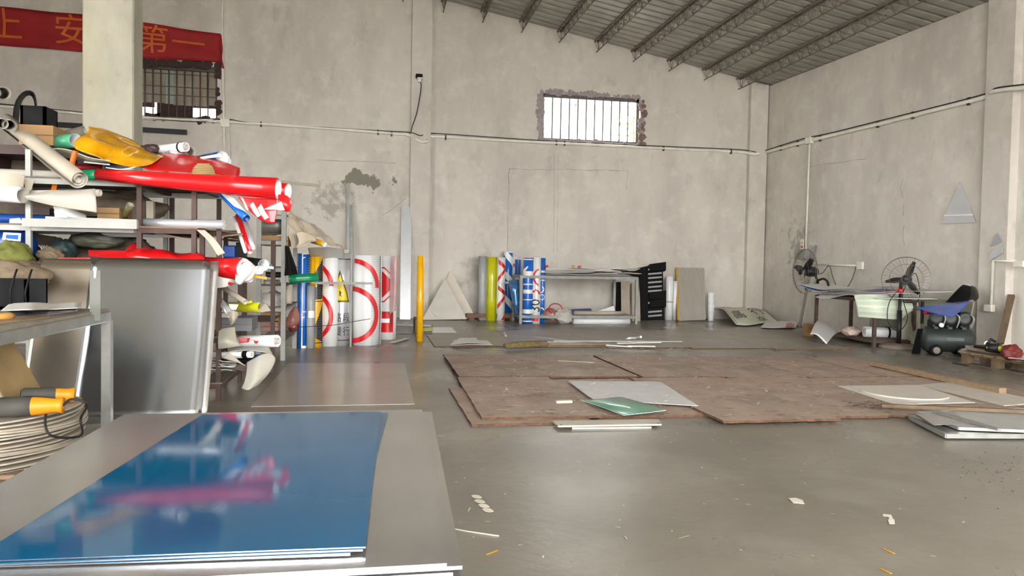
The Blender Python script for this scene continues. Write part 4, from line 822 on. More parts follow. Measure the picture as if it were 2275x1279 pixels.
def sg(s, t_): return onG(min(max(s, 0), .999), min(max(1-t_, 0), .999))+V((-.006, -.012, .012))
for GL in (glyphs('高', .32, .28, .38, math.radians(8), sx=.9), glyphs('鸣', .22, .22, .78, .1), glyphs('行', .32, .66, .45, math.radians(8), sx=.9), glyphs('人', .24, .6, .82, .1), glyphs('车', .2, .62, .14, .1)): print_on(t, 'lettering', GL, sg, M_ink, .04, .04, label='black Chinese character', glyph=True)
print_on(t, 'border_line', rect(.05, .05, .07, .95)+rect(.93, .05, .95, .95)+rect(.05, .93, .95, .95), sg, M_ink, .05, .05)
film('sign_sheet', 'loose sign sheet with a red patch lying on the floor by the corner', lay([[(1690, 727), (1730, 728), (1768, 727)], [(1700, 716), (1735, 714), (1776, 712)]], .02, [[0, .01, 0], [.02, .05, .03]]), M_white, wob=.01)
plate('red_patch', 'red half round scrap lying on the loose sign sheet', [fl(*p, .06) for p in [(1745, 727), (1758, 726), (1764, 722), (1758, 717), (1748, 718)]], .004, M_red, 'scrap')
q = MB(); a = fl(1587, 706); q.span((a.x, a.y-.15, 0), (a.x+.7, a.y+.25, .13)); one(q, 'timber_block', M_oldwood, 'dark low block under the crumpled sign sheet', 'block')
# strips, papers and the broom on the back floor boards
zf = .014
for i, (px, lb) in enumerate([([(1000, 766), (1095, 766), (1085, 756), (1010, 754)], 'lowest grey sheet of the loose pile left of the broom'), ([(1002, 763), (1065, 760), (1058, 750), (1022, 750)], 'upper white sheet of the loose pile left of the broom')]): film('loose_sheet', lb, [[fl(*px[0], zf+.02+i*.03), fl(*px[1], zf+.01+i*.03)], [fl(*px[3], zf+.03+i*.03), fl(*px[2], zf+.02+i*.03)]], M_wsheet, wob=.01)
t = thing('broom', 'straw broom with a wooden handle lying among pale strips on the floor', 'broom', fl(1170, 769, zf))
a, b, c, d = fl(1120, 768, zf+.05), fl(1190, 764, zf+.05), fl(1218, 764, zf+.05), fl(1345, 765, zf+.03)
q = MB(); q.tube([a, (a+b)/2, b, c], [.03, .05, .045, .022], 10); q.build('bristles', mat('straw', (110, 96, 56), .9, var=.3, vs=30, bump=.5), t); q = MB(); q.tube([c, d], .018, 8); q.build('handle', M_wood, t); band(t, 'binding', b, c, .046, .2, .9, M_oldwood)
for i, (a, b, w, m, lb) in enumerate([((1285, 762), (1405, 770), .06, M_white, 'broad white strip lying over the broom handle'), ((1395, 768), (1455, 769), .06, M_pvc, 'short pale strip at the far end of the broom'), ((1230, 757), (1515, 758), .03, M_steel, 'longest thin grey strip lying behind the broom'), ((1175, 758), (1290, 761), .03, M_whitepaint, 'curled white strip lying behind the bristles'), ((1370, 762), (1468, 760), .05, M_pvc, 'pale strip beside the end of the long grey strip'), ((1185, 747), (1260, 756), .02, M_whitepaint, 'narrow white strip lying aslant behind the broom'), ((1120, 738), (1124, 746), .03, M_white, 'lone short white chip on the boards before the plank base')]):
    q = MB(); q.bar(fl(*a, zf+.012+.008*(i % 3)), fl(*b, zf+.012+.008*(i % 3)), w, .012); one(q, 'pale_strip', m, lb, 'strip')
q = MB(); q.tube(curve([fl(1392, 753, zf+.02), fl(1400, 751, zf+.04), fl(1412, 751, zf+.02), fl(1424, 748, zf+.06)], 12), .018, 6); one(q, 'paper_curl', M_white, 'small curled paper on the floor behind the strips', 'scrap')
q = MB(); q.bar(fl(1240, 801, .05), fl(1320, 805, .05), .015, .008); one(q, 'metal_strip', M_steel, 'thin metal strip lying on the rear chipboard', 'strip')

# ================================================================ banner, camera
t = thing('red_banner', 'faded red cloth banner with orange Chinese lettering hung across the back wall', 'banner', at(250, 130, YB-.05))
M_ban = mat('red_cloth', (150, 22, 24), .75, var=.15, vs=4, bump=.1, bs=8); M_gold = mat('orange_print', (200, 92, 20), .6, var=.1)
xb0, xb1 = at(-60, 60, YB-.06).x, at(490, 100, YB-.06).x
tp = [at(-60, 10, YB-.06), at(0, 15, YB-.06), at(180, 31, YB-.06), at(316, 49, YB-.06), at(400, 63, YB-.06), at(490, 75, YB-.06)]; bt = [at(-60, 96, YB-.06), at(0, 100, YB-.06), at(180, 115, YB-.06), at(316, 128, YB-.06), at(400, 133, YB-.06), at(490, 138, YB-.06)]
def zl_(L, x):
    for a, b in zip(L, L[1:]):
        if x <= b.x: u = (x-a.x)/(b.x-a.x); return a.z+(b.z-a.z)*u
    return L[-1].z
def bmap(s, v, off=0.0): x = s; z0, z1 = zl_(bt, x), zl_(tp, x); return V((x, YB-.05-.02*math.sin(x*5+v*3)-.015*math.sin(v*9+x*2)-off, z0+(z1-z0)*v))
q = MB(); q.grid([[bmap(xb0+(xb1-xb0)*j/40, i/8) for j in range(41)] for i in range(9)], .004); q.build('cloth', M_ban, t)
def bx(px): return at(px, 80, YB-.06).x
g = []
for ch, px in [('上', 12), ('安', 158), ('全', 236), ('第', 338), ('一', 418)]:
    g = [[(bx(px)+x*.62, .5+y*.88) for x, y in P] for P in glyphs(ch, 1.0, 0, 0)]
    print_on(t, 'lettering', g, lambda s, v: bmap(s, v, .012), M_gold, .12, .15, label='faded orange Chinese character', glyph=True)
q = MB(); q.tube(curve([at(490, 78, YB-.05), at(493, 110, YB-.04), at(492, 130, YB-.04), at(496, 152, YB-.04)], 14), .018, 6); q.build('tie_cord', M_ban, t)
t = thing('security_camera', 'small black and white security camera on the back wall pier', 'camera', at(932, 180, YB-.14)); c = at(931, 170, YB-.16)
q = MB(); q.box(at(931, 169, YB-.24), (.13, .14, .06)); q.build('black_body', M_black, t, bevel=.01); q = MB(); q.box(at(932.5, 174, YB-.2), (.1, .14, .035)); q.build('white_base', M_white, t, bevel=.01); q = MB(); q.lathe([(0, 0), (.022, 0), (.022, 1), (0, 1)], at(931, 168, YB-.312), at(931, 168, YB-.3), 12); q.build('lens', M_dark, t); q = MB(); q.tube([at(932, 181, YB-.13), at(932, 178, YB-.2)], .03, 8); q.build('bracket', M_pvc, t)
cable([at(935, 183, YB-.16), at(935, 200, YB-.16), at(926, 250, YB-.15), at(916, 280, YB-.15), at(913, 293, YB-.15)], 'thin black cable dropping from the security camera', .009, 30)
# ================================================================ the trestle table by the right wall
PL, PR = fl(1812, 746), fl(1941, 770); e = (PR-PL); e.normalize(); wv = V((-e.y, e.x, 0))*.62; zt3 = at(1815, 655, PL.y).z
t = thing('trestle_table', 'rusty steel table heaped with sheets by the right hand wall', 'table', PL)
for p in (PL, PR, PL+wv, PR+wv): q = MB(); q.bar(p, p+V((0, 0, zt3)), .045, .045); q.build('leg', M_rust, t)
for z in (zt3-.02, .075):
    for a, b in ((PL, PR), (PL+wv, PR+wv), (PL, PL+wv), (PR, PR+wv)): q = MB(); q.bar(a+V((0, 0, z)), b+V((0, 0, z)), .04, .04); q.build('rail', M_rust, t)
for z in (zt3, .095): q = MB(); q.prism([p+V((0, 0, z)) for p in (PL, PR, PR+wv, PL+wv)], .012); q.build('shelf' if z < .3 else 'table_top', M_rust, t)
def tl(u, v, z): return PL+(PR-PL)*u+wv*v+V((0, 0, z))
def tsheet(name, label, ctrl, m, mb=None, wob=.008, seed=0): return film(name, label, [[tl(*p) for p in r] for r in ctrl], m, mb or M_white, wob=wob, ws=4, seed=seed)
zz = zt3+.012
tsheet('loose_sheet', 'grey bottom sheet of the heap on the trestle table', [[(-.2, -.1, zz+.02), (.5, -.12, zz+.04), (1.1, -.1, zz+.02)], [(-.2, 1, zz+.03), (.5, 1, zz+.05), (1.3, 1, zz+.03)]], M_wsheet)
tsheet('loose_sheet', 'white wavy sheet drooping over the front of the trestle table', [[(.1, -.2, zz-.04), (.35, -.22, zz-.05), (.6, -.15, zz+.03), (1.05, -.1, zz+.07)], [(.0, .4, zz+.06), (.4, .4, zz+.06), (.7, .4, zz+.07), (1.1, .4, zz+.08)], [(.1, 1, zz+.06), (.4, 1, zz+.06), (.7, 1, zz+.08), (1.1, 1, zz+.08)]], M_white)
tsheet('blue_film', 'blue and white striped sheet on the far end of the trestle table', [[(-.35, -.05, zz+.13), (.1, -.08, zz+.06), (.5, -.05, zz+.12)], [(-.35, .8, zz+.14), (.1, .8, zz+.1), (.5, .8, zz+.14)]], M_blue, M_white)
tsheet('loose_sheet', 'thin white sheet resting on the blue striped sheet', [[(-.37, 0, zz+.15), (.1, 0, zz+.085), (.5, 0, zz+.135)], [(-.36, .9, zz+.165), (.1, .9, zz+.125), (.5, .9, zz+.16)]], M_white)
tsheet('blue_film', 'dark blue flap on the middle of the trestle table', [[(.55, .2, zz+.09), (.95, .2, zz+.1)], [(.6, .8, zz+.13), (1.0, .8, zz+.13)]], M_navy)
tsheet('red_film', 'thin red strip on the near end of the trestle table', [[(.75, -.1, zz+.09), (1.25, -.12, zz+.1)], [(.8, .4, zz+.1), (1.3, .4, zz+.105)]], M_red)
tsheet('loose_sheet', 'long grey board stretched over the back of the trestle heap', [[(.4, .8, zz+.15), (1.4, .5, zz+.13)], [(.5, 1.2, zz+.17), (1.5, 1.0, zz+.15)]], M_grey)
# the big pale reflective sheet hanging down
a = [at(1897, 655, 9.9), at(1945, 653, 9.68), at(2000, 653, 9.7), at(2032, 658, 9.75)]; b_ = [at(1903, 680, 9.8), at(1948, 682, 9.58), at(2004, 684, 9.62), at(2040, 680, 9.68)]; c_ = [at(1906, 704, 9.84), at(1953, 707, 9.6), at(2000, 709, 9.62), at(2014, 697, 9.66)]
t = thing('reflective_sheet', 'pale green-white reflective sheet hanging over the near end of the trestle table', 'sheet', c_[1]); G0 = [a, b_, c_]; q = MB(); q.grid(smooth(G0, 16, 20), .004); q.build('film', mat('pale_reflective', (222, 232, 208), .25, var=.04, coat=.4), t)
def rs(s, v): rr = [cr(row, min(max(s, 0), .999)) for row in G0]; p = cr(rr, min(max(v, 0), .999)); return p+(CAM-p).normalized()*.008
print_on(t, 'stitch_marks', [rect(.04+i*.017, .1+.2*k, .046+i*.017, .24+.2*k)[0] for i in range(40) for k in range(4)], rs, mat('faint_print', (186, 196, 176), .4, var=0), 0)
print_on(t, 'border_line', [[(.86, .6), (.98, .45), (.985, .5), (.86, .66)]], rs, M_ink, .05)
# under the table
film('loose_sheet', 'white curled sheet spilling off the lower shelf of the trestle table', [[fl(1800, 742, .25), fl(1815, 744, .22), fl(1836, 764, .1)], [tl(-.02, .1, .26), tl(.2, .1, .2), tl(.4, .02, .115)], [tl(.1, .4, .115), tl(.35, .4, .115), tl(.55, .3, .115)]], M_white)
sack('plastic_bag', 'crumpled pinkish film bundle on the lower shelf of the trestle table', (1890, 736), 10.35, .14, .12, .08, mat('pinkish', (200, 176, 164), .4, var=.25), 'bundle', 7)
t = roll('paper_roll', 'white film roll with a black band lying under the trestle table', at(1920, 736, 10.1), at(2010, 741, 9.95), .085, M_white, M_white, core=M_paper); band(t, 'black_band', at(1920, 736, 10.1), at(2010, 741, 9.95), .09, .55, .6, M_black)
for lb, y, Y in [('grey-green board standing behind the trestle table', 0, 0)]: plate('grey_board', lb, [tl(.25, 1.15, .1), tl(1.55, 1.25, .1), tl(1.6, 1.3, .72), tl(.25, 1.2, .72)], .02, mat('grey_green', (138, 138, 120), .5, var=.1), 'board')
plate('grey_board', 'pale olive board leaning at the near end of the trestle table', [fl(1990, 768, .0), fl(2040, 772, .0), at(2048, 690, 9.7), at(2000, 690, 9.75)], .015, mat('pale_olive', (150, 148, 126), .5, var=.08), 'board')
q = MB(); c = fl(1796, 732, .1); q.box((c.x, c.y, .1), (.12, .12, .2)); one(q, 'cardboard_box', M_card, 'small tan carton on the floor by the far end of the trestle table', 'box')
q = MB(); a = fl(1776, 727); q.bar(a, onr(1812, 545, .05), .045, .03); one(q, 'aluminium_profile', M_steel, 'long grey profile leaning on the right hand wall behind the caged fan', 'profile')
# ================================================================ fans
M_cage = mat('fan_wire', (120, 114, 108), .4, .5, var=0)
def fan(label, C, ax, R, pole=None, base=None, spin=0.2, arm=None):
    t = thing('pedestal_fan' if base is not None else 'bracket_fan', label, 'fan', base if base is not None else C); ax = V(ax).normalized(); x = V((0, 0, 1)).cross(ax).normalized(); y = ax.cross(x)
    P = lambda r, an, d: C+x*math.cos(an)*r+y*math.sin(an)*r+ax*d
    cg = bpy.data.objects.new('cage', None); q = MB(); n = 40
    for r, d in [(R, 0), (R*.99, .03), (R*.66, .09), (R*.16, .1), (R*.7, -.07)]: q.tube([P(r, 2*math.pi*k/n, d) for k in range(n)], .006 if r == R else .0025, 5, closed=True)
    nr = 36
    for k in range(nr):
        an = 2*math.pi*k/nr; q.tube([P(R*.16, an, .1), P(R*.6, an+.12, .1), P(R*.85, an+.16, .075), P(R, an+.18, 0)], .0016, 3, cap=False)
        if k % 2: q.tube([P(R*.2, an, -.085), P(R*.7, an, -.075), P(R, an, 0)], .0018, 3, cap=False)
    q.build('cage', M_cage, t)
    q = MB(); q.lathe([(0, 0), (R*.16, 0), (R*.16, .5), (R*.1, 1), (0, 1)], C+ax*.085, C+ax*.115, 18); q.build('hub_cap', M_dark, t)
    for k in range(3):
        an = spin+k*2*math.pi/3; G = []
        for i in range(7):
            u = i/6; r = R*(.12+.72*u); w = R*(.1+.12*math.sin(math.pi*min(u*1.05+.08, 1))); dr = P(1, an, 0)-C; sd = P(1, an+math.pi/2, 0)-C
            G.append([C+dr*r+sd*w*s*.6+ax*(.02+.03*s) for s in (-1, 0, 1)])
        q = MB(); q.grid(G, .006); q.build('blade', M_dark, t)
    q = MB(); q.lathe([(0, 0), (R*.2, .03), (R*.23, .3), (R*.23, .7), (R*.16, .95), (0, 1)], C-ax*.02, C-ax*.24, 18); q.build('motor', M_dark, t)
    if base is not None:
        top = V((base.x, base.y, C.z-.06)); q = MB(); q.tube([base, top], .022, 10); q.build('pole', M_dark, t); q = MB(); q.tube([base+V((0, 0, .02)), V((base.x, base.y, C.z*.55))], .032, 10); q.build('lower_pole', M_dark, t)
        q = MB(); q.lathe([(0, 0), (.26, 0), (.265, .4), (.22, .8), (.05, 1), (0, 1)], base, base+V((0, 0, .07)), 28); q.build('base', mat('fan_base', (128, 116, 102), .7, var=.2), t)
        q = MB(); q.lathe([(.03, 0), (.045, .2), (.045, .8), (.03, 1)], V((base.x, base.y, C.z*.86-.05)), V((base.x, base.y, C.z*.86)), 12); q.build('clamp', M_red, t)
        q = MB(); q.bar(top, C-ax*.12, .05, .05); q.build('yoke', M_dark, t)
        q = MB(); s = top; q.tube(curve([C-ax*.15-V((0, 0, .05)), s+V((-.2, -.05, -.25)), s+V((-.22, -.05, -.55)), s+V((-.05, -.06, -.68)), s+V((.09, -.05, -.5)), s+V((.0, -.05, -.15)), s+V((.2, -.03, .15)), s+V((.3, -.02, -.15)), s+V((.22, -.02, -.3)), s+V((.12, -.03, -.2))], 60), .006, 6); q.build('cord', M_wire, t)
    if arm: q = MB(); q.tube(curve(arm, 24), .02, 8); q.build('arm', M_dark, t)
    return t
B = fl(1996, 773); D = dep(B); C = at(2013, 620, B.y-.02); tocam = V((CAM.x-C.x, CAM.y-C.y, 0)).normalized()
fan('black pedestal fan with a round wire cage before the pale reflective sheet', C, tocam+V((-.05, 0, .06)), 49*D/F, base=B, spin=1.2)
C = at(1789, 603, 12.2); D = dep(C); td = V((CAM.x-C.x, CAM.y-C.y, 0)).normalized(); sd = V((-td.y, td.x, 0)); sd = sd if sd.dot(RT) < 0 else -sd
zt_ = zt3+.12; fan('black caged fan on a bent arm behind the far end of the trestle table', C, sd*.86+td*.5, 49*D/F, spin=.75, arm=[C+(sd*.86+td*.5)*-.2+V((0, 0, -.06)), C-sd*.22+V((0, 0, -.2)), at(1815, 625, 12.0), at(1828, 619, 11.9), at(1838, 625, 11.7), at(1841, 640, 11.5), V((at(1842, 660, 11.2).x, 11.2, zt3))])
# ================================================================ air compressor
a, b = fl(2056, 752, .21), fl(2152, 756, .21); d = (b-a).normalized(); s = V((d.y, -d.x, 0)); s = s if s.dot(CAM-a) > 0 else -s; R = .165; M_tank = mat('tank_green', (46, 52, 50), .5, .2, var=.2)
t = thing('air_compressor', 'dark green air compressor on small wheels under a blue sheet', 'compressor', V((a.x, a.y, 0)))
q = MB(); q.lathe([(0, -.14), (R*.55, -.115), (R*.86, -.06), (R, 0), (R, 1), (R*.86, 1.06), (R*.55, 1.11), (0, 1.14)], a, b, 28); q.build('tank', M_tank, t)
for p in (a+d*.1, b-d*.1):
    for k in (-1, 1):
        c = p+s*k*.15; c.z = .075; w = bpy.data.objects.new; q = MB(); q.lathe([(0, 0), (.07, 0), (.075, .2), (.075, .8), (.07, 1), (0, 1)], c-s*.025, c+s*.025, 18); wo = q.build('wheel', M_black, t); q = MB(); q.lathe([(0, 0), (.045, 0), (.045, 1), (.015, 1), (0, .8)], c-s*.03, c+s*.034, 14); q.build('wheel_disc', mat('wheel_grey', (130, 124, 112), .6, var=.15), wo)
        q = MB(); q.bar(c, V((c.x, c.y, .12))+(p-c)*.4, .03, .03); q.build('axle_bracket', M_dark, t)
L = (b-a).length
for i in range(3):
    c = a+d*(L*(.2+.32*i)); c.z = .37; q = MB(); q.bar(c-s*.1, c+s*.1, .05, .03); q.build('saddle', M_dark, t)
    q = MB(); q.box((c.x, c.y, .42), (.14, .14, .12)); q.build('crankcase', M_dark, t, bevel=.02)
    q = MB(); q.lathe([(.07, 0)]+[(.075 if k % 2 else .062, k/10) for k in range(1, 10)]+[(.06, 1), (0, 1)], V((c.x, c.y, .46)), V((c.x, c.y, .58)), 16); q.build('cylinder_head', M_dark, t)
    q = MB(); q.lathe([(0, 0), (.09, 0), (.095, .5), (.085, 1), (.04, 1), (0, .7)], c+V((0, 0, .13))+s*.09, c+V((0, 0, .13))+s*.13, 20); q.build('fan_cover', mat('cover_grey', (34, 34, 33), .5, var=.2), t)
    q = MB(); q.tube(curve([V((c.x, c.y, .56))+s*.05, V((c.x, c.y, .55))+s*.14+d*.06, V((c.x, c.y, .5))+s*.16+d*.09, V((c.x, c.y, .38))+s*.12+d*.07], 14), .012, 8); q.build('pipe', M_steel, t)
q = MB(); q.bar(a+d*-.05+V((0, 0, .2)), a+d*-.05+V((0, 0, .5)), .03, .03); q.build('handle', M_dark, t); c = a+d*.02+V((0, 0, .36)); q = MB(); q.box(c, (.13, .08, .06)); q.build('switch_box', M_red, t, bevel=.008)
q = MB(); c = a+d*.15+s*.13+V((0, 0, .2)); q.lathe([(0, 0), (.03, 0), (.03, 1), (0, 1)], c, c+s*.03, 12); q.build('gauge', M_white, t)
q = MB(); c = a+d*(L*.62)+s*(R+.002); q.bar(c-d*.1+V((0, 0, .02)), c+d*.1+V((0, 0, .02)), .003, .04); q.build('name_plate', mat('plate_grey', (74, 78, 76), .5, var=.1), t)
q = MB(); e0 = a-d*.16; e0.z = 0; q.prism([e0+V((0, 0, .002)), e0+d*.1+V((0, 0, .002)), e0+d*.12+V((0, 0, .34)), e0+d*.06+V((0, 0, .34))], .02); one(q, 'black_cloth', M_rag, 'black rag hanging beside the rounded end of the compressor tank', 'cloth')
ztop = .69
film('blue_film', 'bright blue plastic sheet spread over the compressor', [[at(2034, 683, 8.75), at(2065, 693, 8.45), at(2112, 703, 8.12)], [at(2062, 679, 8.85), at(2097, 683, 8.6), at(2136, 688, 8.3)], [at(2112, 672, 8.95), at(2132, 670, 8.75), at(2155, 667, 8.5)]], mat('bright_blue_film', (14, 86, 190), .25, var=.3, vs=5), None, wob=.012)
Q = lambda x, y, Y: at(x, y, Y)
film('rolled_sheet', 'black and white rolled sheet standing up behind the blue sheet', [[Q(2100, 672, 9.0), Q(2130, 640, 9.05), Q(2140, 632, 9.1)], [Q(2130, 672, 8.85), Q(2148, 650, 8.9), Q(2156, 636, 9.0)], [Q(2150, 675, 8.8), Q(2157, 655, 8.85), Q(2158, 640, 9.0)]], M_black, M_black)
film('rolled_sheet', 'white curled sheet with a dark edge at the back of the compressor', [[Q(2150, 667, 8.85), Q(2154, 650, 8.9), Q(2157, 634, 9.05)], [Q(2164, 666, 8.85), Q(2171, 655, 8.9), Q(2166, 637, 9.1)], [Q(2160, 672, 8.9), Q(2174, 662, 9.0), Q(2172, 645, 9.2)]], M_white, M_dark)
film('rolled_sheet', 'pale curled rim topping the black rolled sheet', [[Q(2138, 634, 9.1), Q(2146, 630, 9.1), Q(2157, 633, 9.15)], [Q(2140, 640, 9.15), Q(2148, 637, 9.2), Q(2158, 640, 9.2)]], M_white)
# ================================================================ pallet with tools
F1, F2 = fl(2133, 806), fl(2296, 836); ex = (F2-F1); ex.normalize(); ey = V((-ex.y, ex.x, 0)); ey = ey if ey.dot(fw) > 0 else -ey; Lp, Wp = 1.1, .6
t = thing('wooden_pallet', 'wooden pallet carrying tools and scrap beside the compressor', 'pallet', F1); pp = lambda u, v, z: F1+ex*u+ey*v+V((0, 0, z))
for u in (.06, .53, 1.0):
    for v in (.05, .3, .55): q = MB(); c = pp(u, v, .06); q.bar(c-ex*.05, c+ex*.05, .09, .1); q.build('block', M_oldwood, t)
for v in (.05, .3, .55): q = MB(); q.bar(pp(0, v, .12), pp(Lp, v, .12), .09, .022); q.build('stringer', M_oldwood, t)
for v in (.05, .55): q = MB(); q.bar(pp(0, v, .006), pp(Lp, v, .006), .09, .012); q.build('skid', M_oldwood, t)
for i in range(6): u = .05+i*.2; q = MB(); q.bar(pp(u, -.02, .142), pp(u, Wp+.02, .142), .13, .02); q.build('deck_board', M_wood, t)
zp = .153
q = MB(); q.bar(pp(-.1, .25, zp+.03), pp(.35, .2, zp+.03), .2, .05); one(q, 'cardboard_box', M_greypaint, 'flat grey box on the corner of the tool pallet', 'box')
film('cardboard', 'torn tan cardboard sheet lying on the tool pallet', [[pp(.05, .05, zp+.07), pp(.35, -.02, zp+.04), pp(.55, .1, zp+.02)], [pp(.2, .4, zp+.08), pp(.4, .4, zp+.07), pp(.6, .35, zp+.03)]], M_card, wob=.015)
q = MB(); c = pp(.0, .35, zp+.08); q.tube([c+V((math.cos(k*.5)*.028, 0, math.sin(k*.5)*.022+.01)) for k in range(13)], .01, 6, closed=True); one(q, 'tape_roll', M_white, 'small roll of white tape on the grey box of the tool pallet', 'tape')
t = thing('hedge_tool', 'lime and black power tool with a grey nose lying on the pallet', 'power tool', pp(.4, .5, zp)); a, b = at(2164, 756, pp(.3, .5, 0).y), at(2222, 764, pp(.55, .45, 0).y); a.z = b.z = zp+.09
q = MB(); q.lathe([(0, 0), (.02, .02), (.025, .4), (.05, .5), (.06, 1), (0, 1)], a, b, 12); q.build('body', M_dark, t)
for u in (.4, .8, 1.0): c = a+(b-a)*u+V((.01, -.05, .0)); q = MB(); q.box(c, (.07, .07, .06)); q.build('casing', M_lime, t, bevel=.02)
q = MB(); c = a+(b-a)*.65+V((0, 0, .05)); q.tube([c-V((.04, 0, 0)), c+V((0, 0, .05)), c+V((.06, 0, .02))], .015, 8); q.build('handle', M_dark, t)
sack('red_machine', 'dirty red hand machine on the pallet by the wall', (2248, 765), pp(.8, .5, 0).y, .11, .1, .09, mat('dirty_red', (104, 36, 32), .6, var=.4, vs=14), 'machine', 9, zp-.01)
plate('white_disc', 'shiny pale rounded sheet on the near end of the tool pallet', [fl(x, y, zp+.03) for x, y in [(2240, 794), (2255, 789), (2280, 788), (2310, 790), (2310, 800), (2290, 799)]], .006, M_silver, 'sheet')
q = MB(); q.bar(at(2222, 763, 8.6), onr(2247, 655, .15), .08, .04); one(q, 'wood_plank', M_oldwood, 'brown plank leaning on the wall behind the tool pallet', 'plank')
q = MB(); q.bar(fl(2118, 806, .005), fl(2150, 812, .005), .03, .01); one(q, 'iron_strip', M_dark, 'short dark iron strip on the floor before the tool pallet', 'strip')
# ================================================================ on the right wall
q = MB(); c = onr(1785, 565, .06); q.box(c, (.1, .3, .2)); t = thing('switch_box', 'grey switch box on the right hand wall under a warning sticker', 'switch box', c); q.build('case', M_greypaint, t, bevel=.01)
q = MB(); q.box(c-V((.055, 0, .02)), (.01, .22, .12)); q.build('lid', M_steel, t)
t = thing('warning_sticker', 'white sticker with a yellow warning triangle above the switch box', 'sticker', onr(1782, 542, .06)); c = onr(1782.5, 542, .035); q = MB(); q.box(c, (.01, .11, .19)); q.build('sticker_base', M_white, t)
sm = lambda s, v: c+V((-.008, -s, v)); print_on(t, 'warning_triangle', [[(-.04, 0), (.04, 0), (0, .07)]], sm, M_pyel, 0); print_on(t, 'orange_block', rect(-.04, -.08, .04, -.03), sm, M_orange, 0)
print_on(t, 'warning_mark', [[(-.008, .01), (.008, .01), (0, .045)]], lambda s, v: c+V((-.01, -s, v)), M_ink, 0)
t = thing('wall_socket', 'white wall socket at the end of the horizontal conduit behind the trestle table', 'socket', onr(1911, 590, .02)); q = MB(); q.box(onr(1911, 590, .03), (.05, .16, .14)); q.build('box', M_pvc, t, bevel=.008); q = MB(); q.tube([onr(1808, 586, .03), onr(1905, 590, .03)], .018, 8); q.build('pipe', M_pvc, t)
cable(curve([onr(1808, 606, .3), onr(1826, 607, .25), onr(1842, 590, .06), onr(1850, 615, .06), onr(1858, 635, .1)], 30), 'thin cable sagging from the conduit to the caged fan', .006, 40)
cable(curve([onr(1902, 592, .06), onr(1893, 620, .08), onr(1878, 645, .2)], 20), 'thin cable sagging from the wall socket to the trestle heap', .006, 30)
o = plate('triangular_blank', 'shiny triangular metal blank hung high on the right hand wall', [onr(2091, 497, .03), onr(2168, 494, .03), onr(2132, 404, .03)], -.01, M_silver, 'metal sheet')
q = MB(); q.bar(onr(2097, 479, .045), onr(2161, 477, .045), .008, .02); q.build('fold_line', M_white, o)
o = plate('bent_blank', 'small bent metal offcut hung on the right hand wall by the pier', [onr(2199, 548, .16), onr(2225, 536, .16), onr(2216, 518, .16), onr(2212, 520, .16)], -.01, M_grey, 'metal sheet')
q = MB(); q.prism([onr(2196, 580, .18), onr(2226, 562, .18), onr(2226, 545, .18), onr(2200, 562, .18)], -.012); q.build('bent_flap', M_silver, o)
t = thing('wall_socket', 'white wall socket below the elbow conduit by the pier', 'socket', onr(2200, 686, .15)); q = MB(); q.box(onr(2198, 684, .17), (.07, .14, .1)); q.build('box', M_pvc, t, bevel=.008); q = MB(); q.tube([onr(2202, 678, .16), onr(2207, 578, .16), onr(2255, 580, .17)], .02, 8); q.build('pipe', M_pvc, t)
q = MB(); q.box(onr(2266, 586, .16), (.07, .16, .09)); one(q, 'wall_socket', M_pvc, 'white wall box on the pier of the right hand wall', 'socket', bevel=.008)
# ================================================================ the racks at the left
def rack(name, label, x0, x1, y0, y1, tiers, zt, mp, mr, posts=None, board=None, pw=.035):
    t = thing(name, label, 'rack', ((x0+x1)/2, y0, 0))
    for (x, y) in posts or [(x0, y0), (x1, y0), (x0, y1), (x1, y1)]: q = MB(); q.bar((x, y, 0), (x, y, zt), pw, pw); q.build('post', mp, t)
    for z in tiers:
        for a, b in (((x0, y0), (x1, y0)), ((x0, y1), (x1, y1)), ((x0, y0), (x0, y1)), ((x1, y0), (x1, y1))): q = MB(); q.bar((a[0], a[1], z-.02), (b[0], b[1], z-.02), .03, .04); q.build('rail', mr, t)
        q = MB(); q.span((x0-.02, y0-.02, z), (x1+.03, y1+.02, z+.012)); q.build('shelf', board or mr, t)
    return t
M_ply = mat('shelf_ply', (128, 104, 80), .75, var=.2); M_dirt = mat('grimy_shelf', (104, 96, 84), .7, var=.3)
YA, YA2 = 6.05, 6.95; xp = [xat(310, YA), xat(425, YA), xat(478, YA)]
rack('brown_rack', 'brown painted steel rack with red rolls on its top', xp[0], xp[1]+.02, YA, YA2, [.98, 1.34, 1.69], 1.69, M_brown, M_brown, board=M_ply)
rack('brown_rack', 'lower brown rack beside the leaning aluminium panels', xp[1]+.07, xp[2]+.02, YA+.04, YA2+.05, [.14, .5, .97], 1.34, M_brown, M_brown, board=M_dirt)
rack('white_rack', 'pale railed rack behind the work bench piled with rolls', -3.45, xp[0]-.05, YA+.05, YA2, [.5, .98, 1.34, 1.69], 1.9, M_whitepaint, M_whitepaint, board=M_dirt, posts=[(xat(65, YA+.05), YA+.05), (-3.45, YA+.05), (xp[0]-.05, YA2), (-3.45, YA2), (xat(65, YA2), YA2)])
XC = -1.02; YC, YC2 = 8.54, 9.7
rack('grey_rack', 'grey painted rack with cartons next to the printed rolls', xat(575, YC), XC, YC, YC2, [.22, .58, .82, 1.02, 1.32, 1.6], 1.66, M_greypaint, M_greypaint, board=M_dirt, pw=.05)
